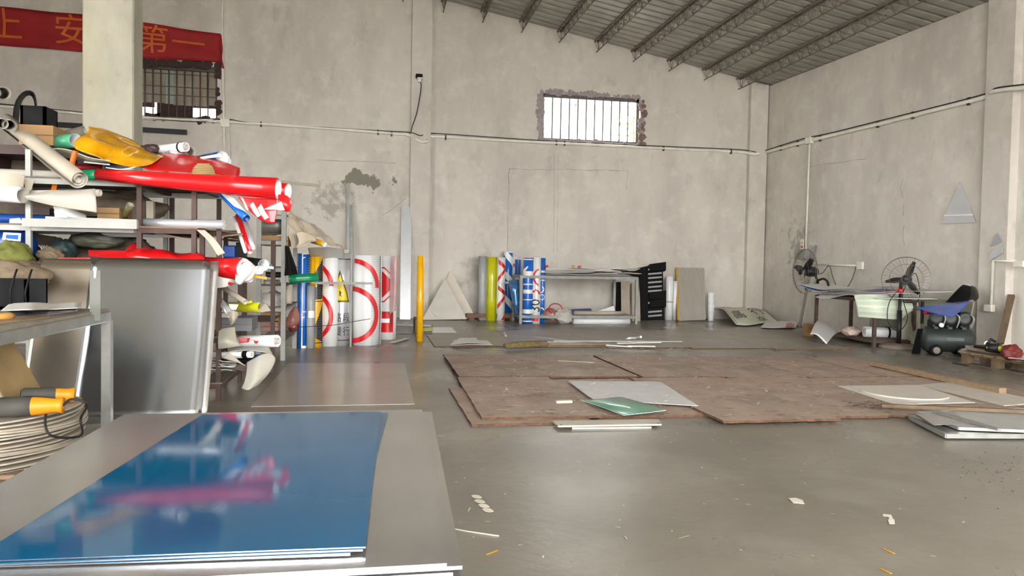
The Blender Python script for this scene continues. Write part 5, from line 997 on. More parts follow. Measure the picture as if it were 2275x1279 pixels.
q = MB(); q.span((xp[2]+.2, 7.6, 0), (xp[2]+.24, 7.64, 1.3)); q.span((xp[2]+.2, 7.6, .5), (xat(575, YC)-.1, 8.4, .51)); q.span((xp[2]-.3, 7.6, .9), (xat(575, YC)-.1, 8.4, .91)); q.span((xp[2]-.3, 7.6, 1.3), (xat(575, YC)-.1, 8.4, 1.31)); q.span((xat(575, YC)-.14, 8.36, 0), (xat(575, YC)-.1, 8.4, 1.3)); one(q, 'inner_rack', M_brown, 'dark inner rack between the brown and grey racks', 'rack')

T1, T2, T3 = 1.702, 1.352, .992
def PX(x, y, Y, z=None):
    p = at(x, y, Y)
    if z is not None: p.z = z
    return p
# --- heap on top of the racks
roll('paper_roll', 'thick dusty off-white roll lying aslant over the rack with its end open', PX(12, 268, 6.5), PX(176, 399, 5.75), .068, M_cream, M_paper, turns=2.4, pitch=.02)
roll('paper_roll', 'white roll pointing outward at the top end of the heap', PX(-10, 205, 6.9), PX(8, 207, 5.9), .05, M_paper, M_paper, turns=2); roll('paper_roll', 'white roll pointing outward beneath the thick dusty roll', PX(0, 268, 6.9), PX(22, 279, 5.95), .045, M_paper, M_paper); roll('paper_roll', 'slim grey-white roll end below the outward pointing white roll', PX(-20, 262, 6.9), PX(6, 275, 5.9), .04, M_grey, M_paper)
film('black_bin', 'curved black plastic sheet standing on the rack top', [[PX(28, 275, 6.5), PX(34, 230, 6.5), PX(52, 205, 6.5), PX(72, 204, 6.5), PX(80, 225, 6.5), PX(82, 270, 6.5)], [PX(40, 278, 6.7), PX(44, 235, 6.7), PX(56, 214, 6.7), PX(70, 212, 6.7), PX(78, 230, 6.7), PX(80, 272, 6.7)]], M_black, M_black, t=.01)
t = thing('black_bin', 'square black plastic bin standing before the curved black sheet', 'bin', PX(70, 275, 6.35)); a, b = PX(45, 277, 6.3), PX(101, 236, 6.3); q = MB(); q.span((a.x, 6.3, 1.98), (b.x, 6.32, b.z)); q.span((a.x, 6.5, 1.98), (b.x, 6.52, b.z)); q.span((a.x, 6.3, 1.98), (a.x+.02, 6.52, b.z)); q.span((b.x-.02, 6.3, 1.98), (b.x, 6.52, b.z)); q.span((a.x, 6.3, 1.98), (b.x, 6.52, 2.0)); q.build('body', M_black, t)
def carton(label, x0, x1, yt, yb, Y, d=.25, m=None, cat='box', name='cardboard_box'):
    a, b = at(x0, yb, Y), at(x1, yt, Y); t = thing(name, label, cat, a); q = MB(); q.span((a.x, Y, a.z), (b.x, Y+d, b.z)); q.build('carton', m or M_card, t); q = MB(); q.span((a.x, Y-.003, (a.z+b.z)/2-.004), (b.x, Y, (a.z+b.z)/2+.004)); q.build('flap_seam', M_oldwood, t); return t
carton('tan carton under the black bin on the rack top', 42, 118, 279, 320, 6.25, .4)
a = PX(36, 318, 6.2); q = MB(); q.span((a.x-.5, 6.3, a.z-.07), (a.x+.6, 6.9, a.z)); q.span((a.x-.4, 6.4, T1), (a.x-.25, 6.8, a.z-.06)); q.span((a.x+.35, 6.4, T1), (a.x+.5, 6.8, a.z-.06)); one(q, 'timber_slab', M_umber, 'dark timber slab under the cartons on the rack top', 'slab')
roll('film_roll', 'translucent green roll on the rack top behind the dusty roll', PX(95, 318, 6.45), PX(168, 313, 6.2), .058, mat('pale_green_film', (70, 150, 112), .3, var=.45, vs=9), M_white)
roll('paper_roll', 'grey cloth roll lying behind the green roll on the rack top', PX(90, 318, 6.8), PX(190, 292, 6.8), .05, mat('grey_cloth', (120, 112, 98), .7, var=.2), M_paper)
film('yellow_vinyl', 'large crumpled glossy yellow vinyl sheet on top of the rack', [[PX(192, 282, 6.22), PX(232, 288, 6.35), PX(282, 310, 6.4), PX(330, 335, 6.4), PX(362, 348, 6.3)], [PX(178, 305, 6.05), PX(214, 312, 6.02), PX(260, 322, 6.1), PX(310, 340, 6.1), PX(352, 352, 6.1)], [PX(167, 328, 5.95), PX(200, 338, 5.92), PX(245, 345, 6.02), PX(300, 358, 6.0), PX(340, 362, 6.0)], [PX(190, 338, 5.98), PX(215, 345, 5.95), PX(250, 360, 5.97), PX(290, 370, 5.95), PX(320, 368, 5.97)]], M_ylw, M_ylw, wob=.035, ws=6, n=30, t=.003, cat='vinyl sheet')
film('dark_sheet', 'dark curved brown sheet sagging under the yellow vinyl', [[PX(112, 330, 6.1), PX(150, 332, 6.0), PX(200, 350, 5.95), PX(245, 357, 5.95)], [PX(120, 350, 6.3), PX(150, 350, 6.2), PX(200, 362, 6.2), PX(245, 364, 6.2)]], mat('umber_sheet', (70, 50, 44), .5, var=.2), M_cream, t=.006)
film('loose_sheet', 'white sliver of sheet under the yellow vinyl', [[PX(186, 360, 5.93), PX(244, 366, 5.93)], [PX(190, 356, 6.3), PX(244, 360, 6.3)]], M_white, t=.005)
film('dark_sheet', 'dark blue rounded sheet edge beneath the yellow vinyl', [[PX(235, 372, 5.95), PX(270, 376, 5.95), PX(302, 370, 5.95)], [PX(240, 366, 6.3), PX(270, 368, 6.3), PX(300, 366, 6.3)]], M_navy, M_white, t=.006)
q = MB(); q.tube(curve([PX(157, 380, 5.9), PX(163, 350, 5.88), PX(167, 335, 5.88)], 8), [.02]*8, 4); one(q, 'orange_strip', M_orange, 'orange strap hanging down behind the thick dusty roll', 'strap')
roll('film_roll', 'dark green roll end left of the long red roll', PX(150, 388, 6.1), PX(218, 388, 6.0), .04, M_green, M_white)
roll('film_roll', 'dim red roll lying under the yellow vinyl', PX(165, 372, 6.3), PX(230, 374, 6.3), .03, mat('dim_red', (150, 14, 22), .4, var=.15), M_white)
roll('film_roll', 'long glossy red roll lying along the rack top, wide end outward', PX(216, 388, 6.0), PX(618, 420, 5.78), .045, M_red, M_white, r2=.083, turns=2.6)
roll('film_roll', 'shorter red roll with a white inner face behind the long red roll', PX(470, 412, 6.3), PX(640, 425, 6.1), .068, M_red, M_white, turns=1.6)
film('red_film', 'large red film sheet curled up like a bowl on the rack top', [[PX(305, 368, 6.1), PX(340, 343, 6.35), PX(400, 342, 6.45), PX(470, 352, 6.4), PX(535, 373, 6.2)], [PX(318, 372, 6.0), PX(352, 360, 6.12), PX(405, 362, 6.2), PX(470, 368, 6.15), PX(535, 384, 6.1)], [PX(330, 378, 5.98), PX(370, 380, 6.0), PX(410, 382, 6.02), PX(470, 386, 6.0), PX(528, 392, 6.0)]], M_red, M_red, wob=.012, ws=6, n=18, cat='film sheet')
c = PX(452, 389, 5.98); q = MB(); t = thing('corrugated_roll', 'tan corrugated cardboard half round poking from the red film', 'cardboard', c)
for i in range(7): w = 26*math.sqrt(1-(i/7.2)**2); q = MB(); q.tube([PX(452-w, 389-i*4, 5.97), PX(452+w, 389-i*4, 5.97)], .008, 6); q.build('flute', M_kraft, t)
t = roll('paper_roll', 'white roll with a black band lying behind the red bowl of film', PX(345, 334, 6.6), PX(413, 326, 6.4), .04, M_white, M_white, core=M_paper); a, b = PX(345, 334, 6.6), PX(413, 326, 6.4)
band(t, 'black_band', a, b, .043, .82, .87, M_black)
roll('paper_roll', 'short pale roll end right of the black banded roll', PX(405, 340, 6.7), PX(424, 336, 6.5), .045, M_cream, M_paper)
sack('film_bundle', 'crumpled silver film bundle behind the red film', (390, 342), 6.5, .07, .07, .05, M_silver, 'bundle', 4); sack('cloth_bundle', 'dark brown cloth bundle behind the yellow vinyl', (335, 333), 6.55, .08, .08, .045, M_umber, 'bundle', 6)
t = roll('film_roll', 'blue and white flared roll behind the red film bowl', PX(440, 352, 6.7), PX(494, 350, 6.4), .025, M_navy, M_white, r2=.055)
film('loose_sheet', 'white stripe of film lying on the blue flared roll', [[PX(445, 349, 6.4), PX(490, 341, 6.34)], [PX(445, 353, 6.38), PX(494, 348, 6.33)]], M_white); roll('paper_roll', 'white flared roll beside the blue flared roll', PX(460, 360, 6.8), PX(502, 358, 6.5), .02, M_white, M_white, r2=.05)
# red cut-out scraps at the rack end
film('red_scrap', 'red film offcut with a pointed tail hanging at the rack end', [[PX(618, 432, 5.8), PX(636, 434, 5.8), PX(650, 447, 5.8)], [PX(622, 452, 5.78), PX(636, 455, 5.78), PX(646, 462, 5.8)], [PX(630, 468, 5.8), PX(638, 470, 5.8), PX(644, 470, 5.8)]], M_red, M_red)
film('red_scrap', 'red film offcut with grey arrow cuts hanging below the long red roll', [[PX(528, 437, 5.85), PX(570, 440, 5.82), PX(620, 442, 5.8)], [PX(548, 462, 5.84), PX(585, 468, 5.8), PX(616, 468, 5.8)], [PX(580, 490, 5.84), PX(595, 494, 5.8), PX(610, 495, 5.8)]], M_red, M_red)
for i, px in enumerate([[(555, 455), (562, 448), (570, 462), (580, 478), (572, 483), (562, 470)], [(572, 462), (580, 452), (588, 468), (598, 483), (588, 488), (578, 474)], [(585, 465), (625, 447), (633, 467)], [(534, 437), (540, 440), (553, 466), (548, 467)]]): plate('grey_cutout', 'grey backed arrow piece stuck on the red offcut' if i < 2 else ('grey triangular backing piece below the red roll end' if i == 2 else 'white sliver hanging beside the blue roll'), [PX(x, y, 5.77) for x, y in px], .003, M_grey, 'scrap', 'arrow pieces on the red offcut' if i < 2 else None)
roll('film_roll', 'blue roll hanging aslant below the long red roll', PX(490, 430, 6.1), PX(548, 485, 5.85), .022, M_blue, M_navy, r2=.03, turns=1.6)
film('dark_sheet', 'grey-blue sheet hanging over the slanting blue roll', [[PX(485, 425, 6.1), PX(520, 440, 5.95)], [PX(520, 458, 5.92), PX(546, 470, 5.84)]], mat('slate_film', (82, 88, 108), .35, var=.1), M_white)
# --- second tier
roll('paper_roll', 'stout white roll on the second tier with its end showing', PX(-30, 428, 6.1), PX(52, 434, 5.95), .062, M_white, M_paper)
roll('paper_roll', 'thin white tube inside the flaring paper cone', PX(70, 430, 6.0), PX(223, 428, 5.9), .028, M_paper, M_paper)
film('paper_cone', 'pale paper sheet flaring into a cone on the second tier', [[PX(55, 432, 5.95), PX(120, 424, 5.93), PX(212, 420, 5.9)], [PX(56, 436, 5.9), PX(120, 436, 5.86), PX(213, 440, 5.84)], [PX(58, 442, 5.92), PX(120, 458, 5.88), PX(214, 473, 5.86)]], M_paper, M_paper, wob=.006, t=.004)
film('loose_sheet', 'grey-green curved sheet at the end of the second tier', [[PX(-20, 385, 6.0), PX(20, 385, 5.95), PX(56, 390, 5.98)], [PX(-20, 425, 6.0), PX(20, 420, 5.97), PX(52, 418, 6.0)]], mat('greygreen_sheet', (128, 126, 110), .5, var=.15), M_cream); film('loose_sheet', 'white flap hanging beside the grey-green curved sheet', [[PX(52, 398, 6.05), PX(76, 400, 6.05)], [PX(58, 425, 6.05), PX(68, 428, 6.05)]], M_cream)
film('orange_strip', 'orange film ribbon hanging between the upper tiers', [[PX(120, 396, 6.15), PX(131, 398, 6.15)], [PX(112, 425, 6.1), PX(124, 425, 6.1)]], M_orange); film('orange_strip', 'crumpled orange film lying on the second tier', [[PX(118, 458, 6.1), PX(150, 462, 6.05), PX(192, 478, 6.1)], [PX(125, 478, 6.05), PX(155, 482, 6.0), PX(192, 484, 6.05)]], M_orange, M_white)
film('loose_sheet', 'white heap of film beside the crumpled orange film', [[PX(120, 468, 6.0), PX(145, 480, 5.95)], [PX(122, 482, 6.0), PX(150, 484, 5.95)]], M_white)
carton('brown carton wrapped in clear film on the second tier', 216, 265, 462, 486, 6.3, .3); roll('paper_roll', 'olive roll end on the second tier behind the brown post', PX(275, 482, 6.4), PX(290, 455, 6.3), .03, mat('olive_film', (120, 112, 70), .6, var=.2), M_cream)
q = MB(); q.bar(PX(335, 402+45, 6.6), PX(335, 495, 6.6), .055, .055); one(q, 'timber_post', M_cream, 'short cream timber standing on the second tier', 'timber')
q = MB(); q.bar(PX(52, 494, 5.99), PX(306, 500, 5.99), .05, .06); one(q, 'aluminium_profile', M_whitepaint, 'white slotted profile lying along the second tier edge', 'profile'); q = MB(); q.bar(PX(104, 486, 6.02), PX(306, 493, 6.02), .05, .035); one(q, 'aluminium_profile', M_whitepaint, 'upper white slotted profile stacked on the lower one', 'profile')
roll('film_roll', 'long clear plastic wrapped roll on the second tier', PX(312, 495, 6.15), PX(497, 499, 6.0), .036, M_silver, M_white, core=M_paper)
q = MB(); q.bar(PX(200, 430, 6.9), PX(500, 437, 6.9), .04, .04); one(q, 'aluminium_profile', M_whitepaint, 'pale bar across the back of the upper tier', 'profile'); q = MB(); q.bar(PX(190, 521, 6.5), PX(392, 524, 6.4), .06, .03); one(q, 'aluminium_profile', M_grey, 'grey bar beneath the second tier', 'profile')
film('brown_sheet', 'brown board sagging under the clear wrapped roll', [[PX(310, 510, 6.1), PX(370, 522, 6.1), PX(430, 530, 6.1), PX(540, 520, 6.1)], [PX(310, 507, 6.6), PX(370, 512, 6.6), PX(430, 515, 6.6), PX(540, 512, 6.6)]], M_ply, M_ply, t=.008)
film('loose_sheet', 'long white strip hanging down aslant from the second tier', [[PX(436, 510, 6.0), PX(455, 511, 6.0)], [PX(462, 535, 5.96), PX(478, 532, 5.96)], [PX(484, 568, 5.95), PX(500, 562, 5.95)]], M_cream)
for i, (a, b, c, m, lb) in enumerate([((528, 478), (556, 560), .022, M_red, 'thin red roll hanging aslant at the rack end'), ((540, 480), (563, 552), .02, M_silver, 'clear shiny roll hanging beside the thin red roll'), ((520, 482), (546, 560), .016, M_white, 'white roll hanging beside the thin red roll')]): roll('film_roll', lb, PX(*a, 6.3), PX(*b, 6.1), c, m, M_white, turns=1.6)
for i in range(4): film('loose_sheet', 'pale sheet edge fanned out on the second tier end', [[PX(468, 512+i*3, 6.5), PX(538, 518+i*5, 6.2)], [PX(470, 510+i*3, 6.9), PX(540, 514+i*4, 6.8)]], [M_cream, M_paper, M_white, M_cream][i], group='fanned sheets on the second tier')
q = MB(); a = PX(495, 572, 6.4); b = PX(524, 545, 6.4); q.span((a.x, 6.4, a.z), (b.x, 6.6, b.z)); one(q, 'blue_box', M_navy, 'dark blue box at the end of the third tier', 'box', bevel=.01)
q = MB(); a = PX(524, 572, 6.35); b = PX(529, 538, 6.35); q.span((a.x, 6.35, a.z), (b.x, 6.7, b.z)); one(q, 'black_board', M_black, 'thin black panel beside the dark blue box', 'panel')
# --- third tier: red film heap, drum, black things
film('red_film', 'flat red film piece at the left of the third tier', [[PX(196, 556, 6.0), PX(245, 556, 6.0), PX(285, 557, 6.0)], [PX(197, 568, 5.9), PX(245, 572, 5.9), PX(290, 573, 5.9)]], M_red, M_red); film('red_film', 'crumpled red film heap with clear plastic on the third tier', [[PX(280, 552, 6.2), PX(300, 540, 6.2), PX(330, 548, 6.2), PX(380, 560, 6.2), PX(440, 562, 6.2)], [PX(278, 572, 5.95), PX(310, 562, 5.95), PX(345, 566, 5.95), PX(390, 572, 5.95), PX(450, 574, 5.95)], [PX(276, 590, 5.97), PX(310, 590, 5.95), PX(345, 590, 5.95), PX(390, 592, 5.95), PX(450, 594, 5.95)]], M_red, M_red, wob=.03, ws=8, n=20)
film('red_film', 'thin red film edge along the third tier front', [[PX(128, 572, 5.98), PX(200, 572, 5.95)], [PX(128, 582, 5.98), PX(200, 582, 5.95)]], M_red)
roll('film_roll', 'large loose red roll with a white inner side poking out of the third tier', PX(430, 590, 6.3), PX(548, 600, 5.85), .08, M_red, M_white, r2=.095, turns=1.35, pitch=.03)
film('red_film', 'red film tongue curling out from the large loose red roll', [[PX(530, 572, 5.9), PX(548, 575, 5.88), PX(568, 592, 5.9)], [PX(525, 600, 5.8), PX(545, 602, 5.78), PX(556, 606, 5.8)], [PX(522, 628, 5.85), PX(532, 632, 5.83), PX(538, 630, 5.85)]], M_red, M_white, t=.004)
film('red_film', 'dangling red scrap below the large loose red roll', [[PX(495, 622, 5.95), PX(518, 628, 5.9)], [PX(500, 630, 5.95), PX(516, 634, 5.9)]], M_red)
film('clear_film', 'milky plastic film crumpled below the red heap', [[PX(478, 610, 5.95), PX(500, 620, 5.9), PX(530, 625, 5.95)], [PX(478, 640, 5.95), PX(498, 640, 5.92), PX(510, 636, 5.95)]], M_wsheet, wob=.02)
roll('paper_roll', 'white rolled sheet inside the large loose red roll', PX(500, 605, 6.3), PX(578, 600, 5.95), .035, M_white, M_white); roll('paper_roll', 'black faced roll at the end of the third tier', PX(540, 582, 6.4), PX(586, 588, 6.1), .05, M_black, M_white, turns=1.3)
roll('paper_roll', 'crumpled white roll end under the black faced roll', PX(520, 622, 6.2), PX(555, 618, 6.0), .03, M_white, M_white)
q = MB(); q.bar(PX(544, 610, 6.0), PX(594, 618, 6.0), .05, .02); one(q, 'yellow_strip', M_ylw, 'ochre strip jutting from the third tier', 'strip')
t = thing('blue_drum', 'blue plastic drum with a white label at the far end of the third tier', 'drum', PX(20, 575, 6.5)); a, b = PX(-60, 538, 6.4), PX(60, 545, 6.2); q = MB(); q.lathe([(0, 0), (.12, 0), (.125, .5), (.12, .93), (.1, 1), (0, 1)], a, b, 24); q.build('drum_body', M_navy, t)
q = MB(); q.prism([PX(5, 532, 6.07), PX(46, 536, 6.07), PX(47, 518, 6.07), PX(8, 516, 6.07)], .004); q.build('label_sheet', M_white, t); q = MB(); q.prism([PX(13, 529, 6.065), PX(40, 532, 6.065), PX(41, 522, 6.065), PX(14, 521, 6.065)], .004); q.build('label_print', M_pblue, t)
sack('cloth_sack', 'olive green cloth bundle before the blue drum', (25, 572), 5.95, .15, .12, .12, M_olive, 'sack', 11)
t = thing('black_crate', 'black crate with pale loops at the far end of the third tier', 'crate', PX(90, 575, 6.3)); a, b = PX(66, 578, 6.3), PX(108, 545, 6.3); q = MB(); q.span((a.x, 6.3, a.z), (b.x, 6.6, b.z)); q.build('crate_body', M_black, t)
for i in range(4): x = 86+i*6; q = MB(); q.tube(curve([PX(x, 545, 6.28), PX(x+7, 552, 6.22), PX(x+3, 562, 6.26)], 8), .006, 5); q.build('loop', M_paper, t)
sack('dark_bundle', 'dark teal crumpled bundle on the third tier', (140, 555), 6.3, .1, .1, .09, mat('teal_cloth', (34, 52, 52), .6, var=.3), 'bundle', 12); sack('dark_bundle', 'murky grey-green film bundle behind the red film pieces', (215, 535), 6.5, .2, .15, .07, mat('murky', (84, 84, 70), .5, var=.4, vs=12), 'bundle', 13); sack('dark_bundle', 'brown cloth bundle on the third tier near the black crate', (112, 566), 6.1, .09, .09, .06, M_sack, 'bundle', 14)
film('loose_sheet', 'white torn flap above the blue drum', [[PX(22, 486, 6.1), PX(44, 484, 6.1)], [PX(20, 500, 6.1), PX(60, 506, 6.1)]], M_wsheet); film('maroon_sheet', 'maroon sheet edge below the second tier', [[PX(180, 505, 6.3), PX(300, 508, 6.2)], [PX(190, 512, 6.3), PX(300, 514, 6.2)]], mat('maroon', (86, 32, 48), .45, var=.2), M_white)
carton('dark brown carton deep in the second tier', 30, 110, 462, 486, 6.5, .3, M_umber)
# --- lower right tiers of the brown rack
for lb, a, b, r, m in [('cream tube hanging aslant out of the lower rack', (485, 632), (545, 671), .022, M_cream), ('clear wrapped tube hanging aslant below the cream tube', (478, 655), (512, 698), .03, M_silver)]: roll('film_roll', lb, PX(*a, 6.3), PX(*b, 5.95), r, m, M_paper, turns=1.6)
roll('film_roll', 'lime yellow roll poking out of the lower rack with a pale tail', PX(500, 682, 6.5), PX(582, 682, 6.1), .045, M_lime, M_cream, r2=.04, turns=1.5); film('loose_sheet', 'blue and white flap under the lime yellow roll', [[PX(508, 675, 6.1), PX(530, 676, 6.08)], [PX(512, 688, 6.1), PX(524, 688, 6.08)]], M_navy, M_white)
film('loose_sheet', 'cream tail sheet under the end of the lime yellow roll', [[PX(572, 690, 6.12), PX(590, 674, 6.1)], [PX(580, 694, 6.1), PX(602, 690, 6.08)]], M_cream); film('lime_film', 'small lime flap standing on the lime yellow roll', [[PX(545, 674, 6.1), PX(558, 666, 6.1)], [PX(552, 674, 6.1), PX(561, 672, 6.1)]], M_lime)
film('paper_cone', 'dusty cream paper cone hanging off the lower rack', [[PX(500, 690, 6.0), PX(518, 690, 5.95), PX(530, 694, 6.0)], [PX(506, 704, 5.98), PX(518, 708, 5.93), PX(528, 704, 5.98)], [PX(512, 722, 6.0), PX(517, 720, 5.97), PX(522, 714, 6.0)]], M_cream); carton('white carton on the lower rack tier', 486, 522, 684, 705, 6.35, .3, M_paper)
carton('grey plastic box on the lower rack tier behind the cone', 484, 560, 706, 735, 6.6, .3, mat('slate_box', (96, 98, 102), .5, var=.1), 'box', 'plastic_box')
film('grey_sheet', 'grey-green sheet slumped on the bottom tier of the brown rack', [[PX(486, 730, 6.1), PX(505, 726, 6.1), PX(522, 725, 6.1)], [PX(484, 755, 5.98), PX(505, 755, 5.95), PX(528, 758, 6.0)], [PX(484, 775, 6.0), PX(510, 773, 5.98), PX(535, 768, 6.0)]], mat('greenish_sheet', (168, 164, 148), .5, var=.1), wob=.006)
t = roll('film_roll', 'white roll with red patches lying on the bottom of the racks', PX(520, 758, 6.7), PX(616, 757, 6.5), .055, M_white, M_white, turns=1.6, core=M_paper); 
film('red_print', '', [[PX(530, 749, 6.6), PX(555, 751, 6.55)], [PX(532, 762, 6.6), PX(552, 760, 6.55)]], M_red, parent=t); film('red_print', '', [[PX(564, 756, 6.53), PX(574, 757, 6.51)], [PX(566, 762, 6.53), PX(571, 763, 6.51)]], M_red, parent=t)
film('loose_sheet', 'tangle of white sheet with a red spot before the patched roll', [[PX(508, 775, 6.2), PX(560, 770, 6.15), PX(598, 770, 6.2)], [PX(510, 782, 6.1), PX(560, 780, 6.05), PX(605, 786, 6.1)]], M_wsheet, wob=.015)
for lb, a, b, r, m in [('white roll with a black band on the bottom tier', (470, 788), (560, 787), .026, M_white), ('black roll with a shiny tip on the bottom tier', (520, 801), (580, 803), .026, M_black), ('navy roll above the black roll on the bottom tier', (540, 792), (582, 793), .022, M_navy)]:
    t = roll('film_roll', lb, PX(*a, 6.2), PX(*b, 6.0), r, m, M_white, core=M_paper, turns=1.6)
    if 'band' in lb: band(t, 'black_band', PX(*a, 6.2), PX(*b, 6.0), r+.003, .8, .92, M_black)
film('loose_sheet', 'big creamy sheet hanging off the bottom tier down toward the floor', [[PX(548, 805, 6.0), PX(575, 790, 5.98), PX(598, 782, 6.05)], [PX(548, 825, 5.95), PX(572, 815, 5.93), PX(612, 797, 6.05)], [PX(543, 848, 5.93), PX(568, 845, 5.9), PX(598, 828, 6.0)], [PX(536, 862, 5.95), PX(552, 866, 5.9), PX(572, 856, 5.95)]], M_paper, M_paper, n=18)
film('loose_sheet', 'white pointed flap on the crumpled papers of the bottom tier', [[PX(495, 795, 6.0), PX(508, 782, 6.0)], [PX(530, 805, 5.95), PX(546, 813, 5.95)]], M_cream); film('dark_sheet', 'dark flap folded under the big creamy sheet', [[PX(530, 810, 6.0), PX(548, 808, 6.0)], [PX(520, 820, 6.0), PX(545, 826, 6.0)]], M_umber)
for i in range(5): film('crumpled_paper', 'crumpled white paper layer spilling off the bottom tier', [[PX(470, 800+i*5, 6.1), PX(500, 802+i*5, 6.05), PX(528-i*3, 806+i*4, 6.0)], [PX(470, 804+i*5, 6.4), PX(500, 806+i*5, 6.4), PX(525, 808+i*4, 6.4)]], [M_white, M_paper][i % 2], wob=.02, ws=9, seed=i, group='crumpled papers on the bottom tier')
sack('dark_bundle', 'dark rags on the bottom tier behind the white pointed flap', (488, 790), 6.35, .07, .1, .05, M_umber, 'bundle', 21)
# --- grey rack
carton('tan carton on the upper tier of the grey rack', 579, 640, 524, 545, 8.6, .4); tb = carton('brown carton with dark handle slots on the grey rack', 574, 622, 693, 716, 8.6, .4)
carton('pinkish wrapped carton below the slotted carton on the grey rack', 574, 618, 716, 735, 8.62, .4, mat('pink_carton', (168, 120, 112), .5, var=.3)); 
for x in (597, 613): q = MB(); q.bar(PX(x-5, 713, 8.59), PX(x+5, 714, 8.59), .01, .012); q.build('hand_slot', M_black, tb)
sack('plastic_bag', 'clear plastic bag of stuff on the grey rack tier', (608, 670), 8.8, .14, .16, .12, M_bag, 'bag', 15); t = pipe('metal_pot', 'shallow grey pot on the grey rack', PX(604, 636, 8.8), PX(604, 621, 8.8), .09, M_steel, .08, 'pot')
carton('black ventilated box on the grey rack', 590, 622, 604, 616, 8.7, .3, M_black, 'box', 'black_box'); roll('film_roll', 'dark grey film roll on the top tier of the grey rack', PX(575, 505, 8.7), PX(632, 500, 8.7), .1, mat('charcoal_film', (110, 106, 98), .4, .3, var=.4, vs=3), M_cream)
t = thing('brush', 'white brush with green bristles lying at the end of the third tier', 'brush', PX(600, 592, 6.3)); q = MB(); q.bar(PX(586, 592, 6.3), PX(608, 595, 6.3), .03, .02); q.build('handle', M_white, t); q = MB(); q.bar(PX(590, 588, 6.3), PX(604, 590, 6.3), .025, .015); q.build('bristles', M_green, t)
film('black_bag', 'black plastic bag hanging off the side of the grey rack', [[PX(633, 545, 8.5), PX(637, 545, 8.45), PX(641, 548, 8.5)], [PX(634, 580, 8.5), PX(640, 580, 8.42), PX(652, 580, 8.5)], [PX(633, 612, 8.5), PX(642, 612, 8.45), PX(661, 610, 8.5)]], M_black, wob=.012, t=.01, cat='bag')
sack('plastic_bag', 'maroon printed plastic bag hanging beside the grey rack post', (650, 722), 8.7, .07, .06, .08, mat('maroon_bag', (112, 50, 46), .35, var=.3), 'bag', 16); film('brown_bag', 'dusty rose bag sheet bulging above the maroon bag', [[PX(645, 690, 8.7), PX(658, 680, 8.7), PX(666, 700, 8.7)], [PX(634, 712, 8.65), PX(650, 708, 8.6), PX(664, 714, 8.66)], [PX(632, 728, 8.7), PX(648, 726, 8.65), PX(656, 722, 8.7)]], mat('rose_brown', (150, 102, 92), .4, var=.2), wob=.015, cat='bag'); q = MB(); c = PX(640, 682, 8.8); q.lathe([(0, 0), (.05, 0), (.05, .8), (.045, 1), (0, 1)], V((c.x, c.y, .832)), V((c.x, c.y, c.z+.04)), 14); one(q, 'cream_tub', M_cream, 'small cream tub on the side of the grey rack', 'tub')
# draped banners off the grey rack
M_bcream = mat('banner_cream', (196, 182, 160), .55, var=.1)
film('folded_banner', 'cream vinyl banner drooping off the grey rack top', [[PX(634, 470, 8.7), PX(650, 474, 8.9), PX(664, 485, 9.2)], [PX(640, 510, 8.6), PX(660, 510, 8.7), PX(690, 515, 9.0)], [PX(645, 553, 8.6), PX(668, 545, 8.65), PX(690, 540, 8.9)]], M_bcream, M_bcream, wob=.045, ws=8, t=.006, n=26, cat='banner')
film('folded_banner', 'folded cream banner tail sloping down to the printed rolls', [[PX(648, 475, 8.9), PX(675, 488, 9.2), PX(710, 510, 9.5)], [PX(665, 498, 8.8), PX(700, 512, 9.1), PX(740, 535, 9.5)], [PX(680, 522, 8.85), PX(720, 535, 9.1), PX(768, 552, 9.55)]], M_bcream, M_bcream, wob=.045, ws=8, t=.006, n=26, seed=3, cat='banner')
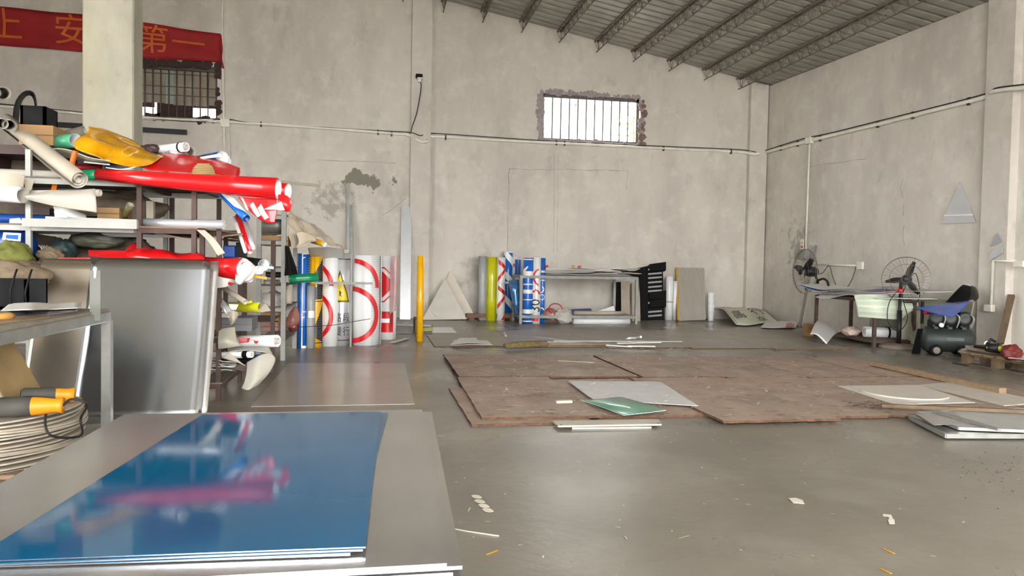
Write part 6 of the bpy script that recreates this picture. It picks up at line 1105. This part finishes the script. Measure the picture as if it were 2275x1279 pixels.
film('folded_banner', 'black and red printed fold of the drooping banners', [[PX(658, 518, 8.42), PX(675, 515, 8.45), PX(700, 525, 8.55)], [PX(664, 535, 8.42), PX(682, 530, 8.45), PX(704, 534, 8.55)], [PX(660, 546, 8.42), PX(678, 540, 8.45), PX(698, 536, 8.55)]], mat('black_print_cloth', (56, 36, 34), .5, var=.15), M_bcream, wob=.01, cat='banner'); film('folded_banner', 'dull red patch of banner below the black fold', [[PX(660, 544, 8.42), PX(690, 535, 8.5)], [PX(658, 550, 8.42), PX(685, 545, 8.5)]], mat('dull_red', (146, 62, 56), .5, var=.15), M_bcream, cat='banner')
roll('film_roll', 'tiny yellow roll end poking from the folded banners', PX(694, 534, 9.05), PX(721, 542, 8.85), .035, M_yel, M_white, turns=1.4)
film('folded_banner', 'grey-white sheet below the banner tail behind the printed rolls', [[PX(684, 550, 9.4), PX(715, 548, 9.4), PX(765, 552, 9.6)], [PX(690, 575, 9.9), PX(720, 575, 9.9), PX(765, 575, 10.0)]], M_wsheet, cat='banner')
M_filler = mat('brown_filler', (112, 98, 84), .7, var=.35, vs=7)  # added filler bundles that block light and keep the rack depths dark
for i, (z, x, w_) in enumerate([(T1, -2.9, .5), (T2, -3.0, .45), (T2, -2.2, .42), (T3, -3.0, .45), (T3, -2.25, .42), (.512, -2.9, .5), (.512, -2.1, .4)]):
    o = sack('filler_bundle', ['brown filler bundle added under the heap to darken the rack top', 'brown filler bundle added to darken the second tier beside the pale roll', 'brown filler bundle added to darken the second tier behind the carton', 'brown filler bundle added to darken the third tier behind the drum', 'brown filler bundle added to darken the third tier behind the red film', 'brown filler bundle added to darken the low tier behind the bench', 'brown filler bundle added to darken the low tier behind the leaning sheets'][i], (0, 0), 6.82, w_, .13, .17, M_filler, 'bundle', 30+i, z); o.location.x = x
# --- dim leftovers deep in the racks
rnd = random.Random(33); cols = [M_cream, M_grey, M_umber, M_paper, M_navy, M_orange, MATS['murky'], M_black]
for zt_, n in ((.512, 3), (.992, 3), (1.352, 4), (1.702, 3)):
    for i in range(n):
        r = rnd.uniform(.032, .046); x = -3.35+rnd.random()*.25; L = rnd.uniform(.7, 1.3); y = 6.3+.1*i
        roll('film_roll', 'dim leftover roll lying deep inside the pale railed rack', (x, y, zt_+r), (x+L, y, zt_+r), r, cols[(i*3+n) % len(cols)], M_paper, group='leftover rolls deep in the rack', turns=1.4, n=16)
